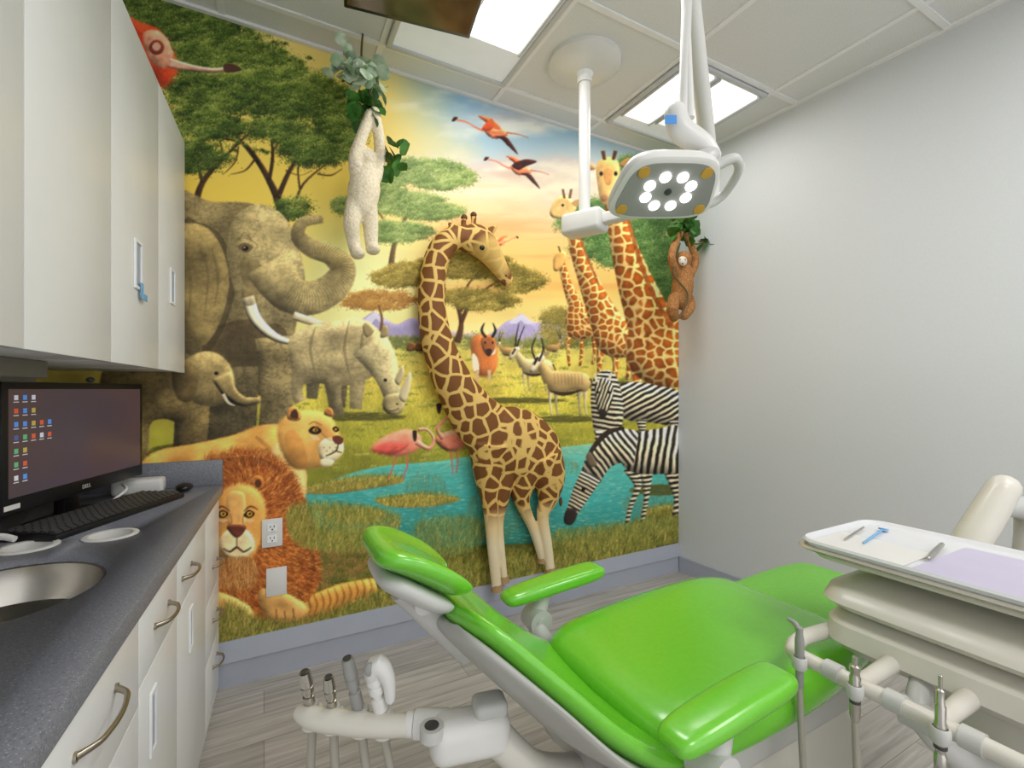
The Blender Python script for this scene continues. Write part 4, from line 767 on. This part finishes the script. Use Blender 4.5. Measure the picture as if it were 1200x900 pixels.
b.tube([k(417,238),k(412,262,-.02),k(414,280),k(417,294)],[.040,.034,.029,.027],12,3,round_ends=True); b.tube([k(431,240),k(434,262),k(435,280),k(436,290)],[.040,.034,.029,.027],12,3,round_ends=True)
b.ell(k(419,297,-.02),(.030,.038,.024)); b.ell(k(437,292,-.02),(.030,.038,.024))
par(remesh(b.obj('body','wfur'),.006,2),e)
b=MB(); b.ell(k(413,186),(.016,.010,.018)); b.obj('ear','facew',e); b=MB(); b.ell(k(446,185),(.016,.010,.018)); b.obj('ear','facew',e)
b=MB(); b.ell(k(418,192,-.038),(.020,.014,.018)); b.obj('muzzle','facew',e)
e=thing('hanging_vine',k(425,60),'artificial leafy vine with pale and green leaves hanging from the ceiling','artificial plant')
pC=k(425,70); b=MB(); b.tube([(pC.x,pC.y,H-.0),k(424,70),k(432,100),k(438,128),k(446,160),k(458,185)],[.004,.005,.006,.007,.005,.003],8); b.obj('stem','vine',e)
leafs(k(421,84),60,.065,(.10,.05,.07),3).obj('pale_leaf_cluster','leafp',e); leafs(k(424,124),30,.065,(.055,.05,.05),4).obj('green_leaf_cluster','leaf',e); leafs(k(460,188),16,.065,(.04,.04,.05),5).obj('green_leaf_cluster','leaf',e)
YN=1.98
def kn(px,py,dy=0): return at(px,py,y=YN+dy)
e=thing('plush_monkey',kn(800,375),'brown plush monkey with white face hanging in the corner','plush toy')
b=MB(); b.ell(kn(801,304),(.052,.045,.05)); b.tube([kn(801,318),kn(800,335),kn(798,352)],[.05,.064,.056],14,3,round_ends=True)
b.tube([kn(793,322),kn(787,302,-.03),kn(791,286),kn(797,274)],[.027,.023,.021,.020],12,3,round_ends=True); b.tube([kn(809,322),kn(815,306),kn(811,290),kn(805,276)],[.027,.023,.021,.020],12,3,round_ends=True)
b.tube([kn(790,350),kn(788,362,-.03),kn(790,372)],[.036,.034,.028],12,3,round_ends=True); b.tube([kn(806,350),kn(808,360,-.02),kn(802,370,-.04)],[.036,.034,.028],12,3,round_ends=True)
par(remesh(b.obj('body','bfur'),.006,2),e)
MB().ell(kn(800,306,-.036),(.032,.018,.028)).obj('face','facew',e)
for q in(kn(789,300),kn(813,300)): MB().ell(q,(.017,.012,.019)).obj('ear','bfur',e)
for q in(kn(797,304,-.054),kn(803,304,-.054)): MB().ell(q,(.0035,.003,.0045)).obj('eye','eyeblk',e)
MB().ell(kn(800,309,-.055),(.006,.004,.004)).obj('nose','eyeblk',e)
e=thing('hanging_vine',kn(805,270),'artificial green vine with brown stems hanging in the corner','artificial plant')
pC=kn(800,250); b=MB(); b.tube([(pC.x,pC.y,H-.0),kn(800,255),kn(803,280),kn(815,286),kn(830,283)],[.003,.005,.007,.005,.003],8); b.tube([kn(797,285),kn(790,320,-.04),kn(806,345,-.07),kn(798,372,-.06)],[.004,.005,.005,.004],8); b.obj('stem','vine',e)
leafs(kn(802,268),34,.075,(.07,.05,.06),6).obj('green_leaf_cluster','leaf',e); leafs(kn(829,283),7,.065,(.02,.02,.02),7).obj('green_leaf_cluster','leaf',e)
# ------------------------------------------------------------ ceiling TV
e=thing('ceiling_television',(.48,1.3,H),'black flat television mounted on the ceiling, screen facing down','television')
z=2.50; A1=at(550,46,z=z);A0=at(403,9,z=z); u_=(A1-A0).normalized(); v_=Vector((u_.y,-u_.x,0)); tv=[A0,A1,A1+v_*.72,A0+v_*.72]
MB().prism([(p.x,p.y) for p in tv],z,z+.045).obj('housing','black',e,.004)
c=sum(tv,Vector())/4
scm=mat('tv_screen_painted_reflection',(44,28,20),.15,noise=5,rgb2=(78,54,32),coat=1)  # brown reflection painted into the glossy screen colour
MB().prism([((c+(p-c)*.95).x,(c+(p-c)*.95).y) for p in tv],z-.0015,z+.001).obj('screen',scm,e)
b=MB(); b.box((c.x,c.y,z+.055),(.25,.25,.02)); b.cyl((c.x,c.y,z+.06),(c.x,c.y,H-.008),.025); b.box((c.x,c.y,H-.013),(.2,.2,.01)); b.obj('mount','dgrey',e,.003)
# ------------------------------------------------------------ dental light
pl=at(685,78,z=H-.02)
e=thing('dental_light',(pl.x,pl.y,H),'white ceiling-mounted dental operating light with round LEDs','dental light')
b=MB(); b.lathe([(.165,-.0),(.165,-.018),(.14,-.036),(.08,-.048),(.04,-.056),(.03,-.075),(.001,-.075)],(pl.x,pl.y,H)); b.obj('ceiling_canopy','white',e)
zb=1.2+(HY-262)/F*((pl-CAM).dot(FW))
b=MB(); b.cyl((pl.x,pl.y,H-.06),(pl.x,pl.y,zb+.03),.026); b.cyl((pl.x,pl.y,H-.075),(pl.x,pl.y,H-.10),.034); b.obj('pole','white',e)
E=at(832,250,d=1.80); P0=Vector((pl.x,pl.y,zb)); E=Vector((E.x,E.y,zb-.005)); ax=(E-P0).normalized()
def orib(b,c,ax,ln,w,h,up=Vector((0,0,1))):
    s=ax.cross(up).normalized(); up=s.cross(ax).normalized(); b.box(c,(ln,w,h),Matrix((ax,s,up)).transposed())
b=MB(); orib(b,P0,ax,.20,.11,.10); b.obj('arm_hub','white',e,.02,3)
b=MB(); orib(b,P0+(E-P0)*.5,ax,(E-P0).length-.05,.05,.05); b.cyl(E-Vector((0,0,.04)),E+Vector((0,0,.10)),.035); b.obj('horizontal_arm','white',e,.01,3)
Kn=at(806,-30,d=1.30); E2=E+Vector((0,0,.12))
b=MB(); b.tube([E2,Kn],[.030,.026],20,0); b.ell(E2,(.04,.04,.04)); b.obj('spring_arm','white',e)
hd=at(781,220,d=1.22); J=at(800,152,d=1.24)
b=MB(); b.ell(Kn,(.045,.045,.045)); b.tube([Kn+(J-Kn)*.02,J],[.014,.013],16,0); b.tube([Kn+RT*-.01,J+RT*.02+Vector((0,0,.03))],[.011,.012],14,0); b.obj('drop_tube','white',e)
b=MB(); b.tube([J+Vector((0,0,.045))-RT*.02,J-RT*.005,J+RT*.05-Vector((0,0,.04)),J+RT*.075-Vector((0,0,.07))],[.028,.033,.030,.026],18,4,round_ends=True); b.obj('swivel_joint','white',e)
b=MB(); q=at(786,140,d=1.195); b.box(q,(.03,.002,.022),Matrix.Rotation(-TH,3,'Z')); b.obj('sticker','blue',e)
el=math.radians(60); yaw=math.radians(-10)
fh=(FW*math.cos(yaw)+RT*math.sin(yaw)).normalized(); nrm=(-fh*math.cos(el)-Vector((0,0,1))*math.sin(el)).normalized()
uu=(RT*math.cos(yaw)-FW*math.sin(yaw)+Vector((0,0,.16))).normalized(); uu=(uu-nrm*uu.dot(nrm)).normalized(); vv=nrm.cross(uu).normalized()
if vv.z<0: vv=-vv
def hp(a_,b_,c_): return hd+uu*a_+vv*b_+nrm*c_
def sring(rx,ry,c_,n=56,p=.5,taper=.14):
    out=[]
    for i in range(n):
        t=2*math.pi*i/n; x=rx*math.copysign(abs(math.cos(t))**p,math.cos(t)); y=ry*math.copysign(abs(math.sin(t))**p,math.sin(t)); x*=1-taper*(y/ry); out.append(hp(x,y,c_))
    return out
b=MB(); b.loft([sring(.02,.02,-.045),sring(.10,.065,-.042),sring(.130,.088,-.028),sring(.138,.096,-.008),sring(.135,.093,.008),sring(.127,.085,.013)]); b.obj('lamp_head','white',e)
b=MB(); b.loft([sring(.122,.080,.012),sring(.122,.080,.0155)]); b.obj('lens_panel','grey',e)
for i in range(8):
    t=2*math.pi*i/8+.39; c=hp(.060*math.cos(t),.046*math.sin(t),.016); MB().lathe([(.0145,0),(.0145,.003),(.011,.006),(.001,.007)],c,nrm,24).obj('led','led',e)
MB().lathe([(.009,0),(.009,.003),(.001,.004)],hp(0,0,.016),nrm,24).obj('sensor_window','dgrey',e)
for sx in(-1,1):
    for sy in(-1,1): MB().lathe([(.015,0),(.015,.003),(.001,.004)],hp(.096*sx*(1-.14*sy),.055*sy,.0152),nrm,20).obj('touch_pad','orange',e)
b=MB(); hs=[hp(.12,.05,-.02),hp(.165,.065,-.03),hp(.195,.03,-.03),hp(.19,-.04,-.03),hp(.155,-.065,-.02),hp(.12,-.06,-.015)]; b.tube(hs,[.014,.013,.012,.012,.013,.014],14,5); b.obj('handle','lgrey',e)
b=MB(); b.tube([J+RT*.075-Vector((0,0,.07)),hp(.10,.05,-.05),hp(.04,.02,-.045)],[.024,.026,.03],16,4,round_ends=True); b.obj('yoke','lgrey',e)
# ------------------------------------------------------------ dental chair
YC=.81
def pad(rows,yc,n=40,samples=7,er=.18,p=.55,cr=.35,b=None):
    q=catmull(rows,samples); b=b or MB(); tot=len(q); rings=[]
    def S_(t):
        x=t*(tot-1); i=min(int(x),tot-2); f=x-i; return [q[i][k]*(1-f)+q[i+1][k]*f for k in range(5)]
    ts=[0]+[er*(1-math.cos(a*math.pi/14)) for a in range(1,8)]; mid=[er+(1-2*er)*i/(tot) for i in range(1,tot)]; ts=ts+mid+[1-t for t in ts[::-1]]
    for t in ts:
        x,z,w_,th,c=S_(t); ee=min(t,1-t)/er; kx=math.sqrt(max(0,1-(1-min(ee,1))**2)); kx=max(kx,.02)
        A=S_(max(t-.03,0));B=S_(min(t+.03,1)); tx,tz=B[0]-A[0],B[1]-A[1]; l=math.hypot(tx,tz); nx,nz=-tz/l,tx/l
        if nz<0: nx,nz=-nx,-nz
        ww=w_*(1-cr*(1-kx)); th=th/2*kx; ring=[]
        for j in range(n):
            an=2*math.pi*j/n; cy=math.copysign(abs(math.cos(an))**p,math.cos(an)); cn=math.copysign(abs(math.sin(an))**.75,math.sin(an)); o=th*cn+c*cy*cy
            ring.append((x+nx*o,yc+ww*cy,z+nz*o))
        rings.append(ring)
    b.loft(rings); return b
ch=thing('dental_chair',(.95,YC,0),'lime green upholstered reclined dental chair with grey shell','dental chair')
pad([(.71,.505,.22,.045,.01),(.63,.512,.235,.055,.025),(.50,.592,.235,.05,.04),(.39,.70,.21,.045,.04),(.32,.78,.17,.04,.03),(.285,.82,.135,.035,.02)],YC,er=.12,p=.5).obj('backrest','green',ch)
pad([(.71,.475,.21,.03,.01),(.625,.482,.235,.03,.025),(.49,.562,.238,.03,.04),(.38,.672,.212,.028,.04),(.305,.755,.172,.028,.03),(.27,.795,.13,.025,.02)],YC,er=.12,p=.5).obj('back_shell','shell',ch,label='grey plastic shell under the backrest')
pad([(.305,.838,.092,.040,.022),(.26,.873,.100,.042,.022),(.21,.906,.102,.042,.018),(.175,.925,.095,.038,.01),(.155,.930,.08,.030,.0)],YC,er=.25,p=.6).obj('headrest','green',ch)
b=pad([(.285,.813,.07,.03,.01),(.24,.843,.085,.035,.01),(.19,.876,.085,.035,.01),(.165,.893,.065,.025,.0)],YC,er=.25); b.tube([(.215,YC,.853),(.27,YC,.79),(.34,YC,.71)],[.026,.026,.028],14); b.cyl((.235,YC-.06,.84),(.235,YC+.06,.84),.016); b.obj('headrest_bracket','lgrey',ch,label='grey articulated headrest bracket')
pad([(.635,.525,.20,.07,.0),(.72,.535,.24,.10,.006),(.90,.535,.25,.12,.012),(1.08,.545,.25,.12,.010),(1.22,.56,.24,.10,.004),(1.33,.555,.22,.08,.0)],YC,er=.10,p=.36,cr=.3).obj('seat','green',ch)
pad([(1.27,.525,.215,.07,.0),(1.4,.54,.215,.07,.0),(1.6,.55,.21,.07,.0),(1.74,.55,.20,.06,0)],YC,er=.10,p=.36).obj('leg_rest','green2',ch)
b=MB(); b.prism([(.70,YC-.19),(1.30,YC-.19),(1.30,YC+.19),(.70,YC+.19)],.40,.475); b.box((1.5,YC,.485),(.42,.32,.035)); b.obj('seat_frame','lgrey',ch,.02,3)
def rrect(x0,x1,y0,y1,r,n=6):
    out=[]
    for cx,cy,a0 in((x1-r,y1-r,0),(x0+r,y1-r,90),(x0+r,y0+r,180),(x1-r,y0+r,270)):
        for i in range(n+1):
            a_=math.radians(a0+90*i/n); out.append((cx+r*math.cos(a_),cy+r*math.sin(a_)))
    return out
def RL(b,secs,r=.05,cap=True): b.loft([[(x,y,z_) for x,y in rrect(x0,x1,y0,y1,r)] for x0,x1,y0,y1,z_ in secs],cap)
b=MB(); RL(b,[(.80,1.40,YC-.20,YC+.20,.13),(.82,1.38,YC-.19,YC+.19,.28),(.86,1.36,YC-.175,YC+.175,.36),(.88,1.34,YC-.17,YC+.17,.41)],.07); b.obj('lift_column','cream',ch)
b=MB(); RL(b,[(.58,1.46,YC-.24,YC+.24,0),(.58,1.46,YC-.24,YC+.24,.08),(.62,1.44,YC-.22,YC+.22,.12),(.66,1.42,YC-.20,YC+.20,.131)],.10); b.obj('floor_base','cream',ch)
b=MB(); b.tube([(.60,YC-.1,.43),(.66,YC-.1,.38),(.78,YC-.1,.34),(.86,YC-.1,.32)],[.035,.045,.045,.045]); b.tube([(.60,YC+.1,.43),(.66,YC+.1,.38),(.78,YC+.1,.34),(.86,YC+.1,.32)],[.035,.045,.045,.045]); b.cyl((.61,YC-.2,.42),(.61,YC+.2,.42),.032); b.cyl((.61,YC-.215,.42),(.61,YC-.2,.42),.045); b.obj('recline_hinge','lgrey',ch)
def armrest(y,x0,x1,out,ws=1):
    n=[x0+(x1-x0)*t for t in(0,.2,.5,.8,1)]
    pad([(n[0],.628,.034*ws,.032,0),(n[1],.636,.043*ws,.038,0),(n[2],.645,.046*ws,.040,0),(n[3],.652,.046*ws,.040,0),(n[4],.658,.040*ws,.034,0)],y,er=.14,p=.5,cr=.5,n=32).obj('armrest','green',ch)
    xs=x0+.1; b=MB(); b.tube([(xs+.03,y,.62),(xs+.01,y-out*.0,.57),(xs,y-out*.02,.53),(xs+.03,y-out*.05,.48)],[.020,.024,.026,.026],14,4,round_ends=True); b.cyl((xs+.005,y-.030,.555),(xs+.005,y+.030,.555),.034); b.cyl((xs+.005,y-.034,.555),(xs+.005,y+.034,.555),.016); b.obj('armrest_support','lgrey',ch)
armrest(1.12,.57,.90,1,.9); armrest(.54,.57,.875,-1,.92)
# ------------------------------------------------------------ delivery unit
du=thing('dental_delivery_unit',(1.3,.3,0),'cream dental delivery unit with instrument bar and tray','dental unit')
tx0,tx1,ty0,ty1=1.13,1.475,-.02,.675
b=MB(); T_=lambda i_,z_:(tx0+i_,tx1-i_,ty0+i_,ty1-i_,z_)
b.loft([[(x,y,z_) for x,y in rrect(*T_(i_,0)[:4],r_)] for i_,z_,r_ in[(0.006,.831,.05),(.002,.840,.05),(.006,.845,.05),(.011,.842,.045),(.017,.8365,.04),(.022,.8355,.04)]]); b.obj('instrument_tray','tray',du)
b=MB(); RL(b,[T_(.012,.820),T_(-.001,.822),T_(-.005,.826),T_(-.002,.830),T_(.008,.8309)]); b.obj('tray_rim','traym',du,label='thin metallic tray rim')
b=MB(); RL(b,[T_(.05,.800),T_(.024,.804),T_(.018,.812),T_(.022,.8199)],.05); b.obj('tray_holder','cream',du)
b=MB(); RL(b,[(1.20,1.48,-.02,.54,.615),(1.12,1.50,-.03,.585,.630),(1.09,1.51,-.03,.60,.655),(1.10,1.51,-.03,.60,.69),(1.14,1.51,-.03,.59,.712)],.06); b.obj('lower_housing','cream',du)
b=MB(); RL(b,[(1.15,1.50,-.02,.58,.7125),(1.15,1.50,-.02,.58,.7175)],.06); b.obj('housing_gap','gap',du)
b=MB(); RL(b,[(1.12,1.51,-.03,.60,.718),(1.105,1.51,-.03,.615,.732),(1.125,1.51,-.03,.61,.755),(1.18,1.49,-.02,.585,.772),(1.26,1.42,.02,.52,.785),(1.28,1.40,.04,.50,.7995)],.06); b.obj('upper_housing','cream',du)
b=MB(); b.tube([(1.14,.59,.655),(1.05,.602,.652),(.99,.59,.650),(.972,.55,.652),(.97,.30,.655),(.97,.0,.655)],[.016,.016,.015,.014,.014,.014],18,6,round_ends=True)
for y in(.46,.345,.12): b.tube([(.972,y,.652),(1.02,y,.652),(1.12,y,.655)],[.015,.015,.018],14)
b.obj('handle_bar','cream',du,label='cream slim rounded instrument bar')
for y in(.50,.40,.30,.17): 
    b=MB(); b.cyl((.97,y-.014,.655),(.97,y+.014,.655),.0175); b.obj('bar_joint','lgrey',du)
b=MB(); b.tube([(1.12,.42,.64),(1.06,.40,.60),(1.10,.36,.54),(1.20,.33,.50)],[.018,.020,.024,.03],16,5,round_ends=True); b.cyl((1.06,.375,.60),(1.06,.425,.60),.026); b.obj('bar_bracket','lgrey',du)
b=MB(); RL(b,[(1.16,1.5,-.02,.40,0),(1.16,1.5,-.02,.42,.3),(1.17,1.48,-.0,.44,.50),(1.20,1.46,0,.46,.6155)],.08); b.obj('support_column','cream',du)
A_=at(1135,640,d=1.36); B_=at(1176,572,d=1.36)
b=MB(); b.tube([(1.46,.30,.70),Vector((A_.x,A_.y,.70)),A_,A_+(B_-A_)*.5,B_],[.04,.042,.043,.043,.039],22,6,round_ends=True); b.obj('support_arm','cream',du)
b=MB(); q=at(1205,600,d=1.42); b.tube([B_+(A_-B_)*.3,q,q-Vector((0,0,.14))],[.03,.036,.036],18,4,round_ends=True); b.obj('arm_knuckle','lgrey',du)
hys=[at(ix,iy,x=.945).y for ix,iy in[(938,770),(1003,800),(1103,840)]]
for y in hys:
    b=MB(); b.lathe([(.0115,-.012),(.0135,-.009),(.0135,.009),(.0115,.012),(.0098,.012),(.0098,-.012)],(.942,y,.655),n=24,close=False); b.box((.9545,y,.655),(.012,.014,.012)); b.obj('instrument_holder','lgrey',du)
for i,y in enumerate(hys):
    nm='dental_syringe' if i==0 else 'dental_handpiece'
    e=thing(nm,(.942,y,.60),['grey syringe with bent tip and hose resting in the instrument bar','short metal dental coupling with hose in the bar','long slim metal dental handpiece with hose in the bar'][i],'dental instrument')
    b=MB(); c0=(.942,y,0)
    if i==0: b.lathe([(.004,.60),(.007,.61),(.0075,.66),(.0085,.67),(.0085,.70),(.0065,.712),(.0065,.725),(.001,.727)],c0,n=20); b.tube([(.942,y,.715),(.942,y+.008,.729),(.940,y+.022,.733)],[.006,.005,.0035],10,3)
    elif i==1: b.lathe([(.006,.60),(.0085,.61),(.0085,.64),(.009,.645),(.009,.68),(.0075,.683),(.0075,.69),(.0085,.693),(.0085,.70),(.0045,.702),(.0045,.717),(.001,.718)],c0,n=20)
    else: b.lathe([(.005,.575),(.0080,.59),(.0080,.622),(.0065,.625),(.0065,.632),(.0085,.636),(.0085,.672),(.0072,.676),(.0072,.70),(.0055,.703),(.0055,.725),(.0028,.727),(.0028,.748),(.001,.749)],c0,n=20)
    b.obj('body','grey' if i==0 else 'steel',e)
    if i: MB().lathe([(.0088,.0),(.0088,.005),(.0084,.005),(.0084,0)],(.942,y,.634),n=20).obj('grip_ring','dgrey',e)
    b=MB(); b.tube([(.942,y,.605),(.944,y-.003,.50),(.957,y-.005,.35),(1.0,y-.0,.22),(1.09,y+.01,.2),(1.13,y+.01,.3)],[.006]*6,10,6); b.obj('hose','hose',e)
o=MB().box((1.225,.555,.8375),(.14,.18,.002)).obj('tray_paper','white'); top(o,'white paper liner on the instrument tray','tray liner')
pm=MB(); pm.box((1.285,.25,.8375),(.26,.40,.002)); top(pm.obj('lavender_pad','lav'),'lavender paper pad on the instrument tray','tray liner')
def tool(px0,py0,px1,py1,rr,name,lab,head=False,m='steel'):
    a_=at(px0,py0,z=.8387+rr); c_=at(px1,py1,z=.8387+rr); b=MB(); b.tube([a_,a_+(c_-a_)*.5,c_],[rr*.7,rr,rr*.8],12,2,round_ends=True)
    if head: b.lathe([(.011,-.002),(.011,.002),(.001,.003)],c_+(c_-a_).normalized()*.01,(0.2,0,1),20)
    top(b.obj(name,m),lab,'dental tool')
tool(990,632,1012,618,.003,'dental_probe','short steel probe lying on the tray')
tool(1012,636,1034,621,.003,'dental_mirror','pale blue dental mirror lying on the tray',True,'bluetag')
tool(1088,654,1104,638,.006,'steel_canister','small cylindrical steel tool on the tray',False,'steel')
# ------------------------------------------------------------ assistant instrumentation
ai=thing('assistant_instrument_arm',(.45,.80,.5),'white assistant arm with suction and syringe holders','dental unit')
b=MB(); b.tube([at(354,836,z=.615),at(370,842,z=.613),at(400,846,z=.612),at(440,850,z=.612),at(476,850,z=.612)],[.015,.019,.020,.019,.018],18,4,round_ends=True)
for (x0,y0) in((366,840),(391,844),(424,848),(450,850)): c=at(x0,y0,z=.606); b.cyl(c-Vector((0,0,.016)),c+Vector((0,0,.016)),.0175)
b.obj('holder_bar','cream',ai)
b=MB(); b.cyl(at(476,848,z=.612),at(486,848,z=.612),.021); b.cyl(at(486,848,z=.612),at(526,848,z=.612),.024); b.obj('swivel_barrel','white',ai,.003)
p=at(516,866,z=.60); q=at(584,852,z=.60); dx=(q-p).normalized()
b=MB(); orib(b,(p+q)/2,dx,.14,.07,.075); b.obj('pivot_box','white',ai,.026,5)
b=MB(); orib(b,(p+q)/2+dx*.035+Vector((0,0,.042)),dx,.06,.05,.03); b.obj('pivot_cover','lgrey',ai,.012,3)
b=MB(); pc=at(506,850,z=.640); b.cyl(pc-Vector((0,0,.02)),pc,.020); b.obj('hinge_cap','lgrey',ai)
MB().lathe([(.012,-.0),(.012,.001),(.001,.002)],pc,(0,0,1)).obj('hinge_button','dgrey',ai)
b=MB(); b.tube([q-Vector((0,0,.02)),q+dx*.07-Vector((0,0,.09)),(.62,.83,.36)],[.03,.028,.035],16,4); b.obj('mounting_arm','cream',ai)
inst=[(366,842,357,788,.008,.010,'saliva_ejector','steel','metal angled saliva ejector valve in the holder'),(391,846,385,794,.008,.009,'suction_tip_holder','steel','small metal suction tip in the holder'),(424,848,407,772,.009,.0105,'suction_valve','grey','tall grey suction valve standing in the holder'),(450,850,436,782,.010,.013,'air_water_syringe','white','white air and water syringe with rounded head')]
for i,(x0,y0,x1,y1,r0,r1,nm,mt,lb2) in enumerate(inst):
    a_=at(x0,y0,z=.60); dpt=(a_-CAM).dot(FW); c_=at(x1,y1,d=dpt*.985); e=thing(nm,a_,lb2,'dental instrument'); b=MB(); v=(c_-a_)
    b.tube([a_-v*.15,a_+v*.25,a_+v*.28,a_+v*.50,a_+v*.51,a_+v*.58,a_+v*.59,a_+v*.70,a_+v*.71,a_+v*.74,a_+v*.75,c_],[r0*.8,r0,r1,r1,r1*.75,r1*.75,r1*1.1,r1*1.1,r1*.95,r1*.95,r1*1.15,r1*.95],18,0,round_ends=(i==3))
    b.obj('body',mt,e)
    MB().lathe([(r0*1.5,.0),(r0*1.6,.006),(r0*1.4,.010),(r0*1.0,.010)],a_+Vector((0,0,.020)),v.normalized(),20).obj('collar','lgrey',e)
    if i<3: MB().lathe([(r1*.6,0),(r1*.7,.003),(r1*.3,.003)],c_,v.normalized(),16).obj('tip','dgrey',e)
    else:
        b=MB(); b.tube([c_-v*.1,c_+RT*.012+v*.05,c_+RT*.028-Vector((0,0,.02)),c_+RT*.032-Vector((0,0,.055))],[.016,.018,.013,.009],14,4,round_ends=True); b.obj('head','white',e)
        MB().ell(c_+v*.04-FW*.013,(.009,.006,.012)).obj('lens','grey',e)
    b=MB(); z0=a_-Vector((0,0,.02)); b.tube([z0,z0-Vector((0,0,.12))+RT*.01*i,z0-Vector((0,0,.28))+RT*(.04+.02*i),z0-Vector((0,0,.36))+RT*(.14)+FW*.05,Vector((.60,.82,.22))],[.008,.0075,.0075,.0075,.0075],10,5); b.obj('hose','hose',e)
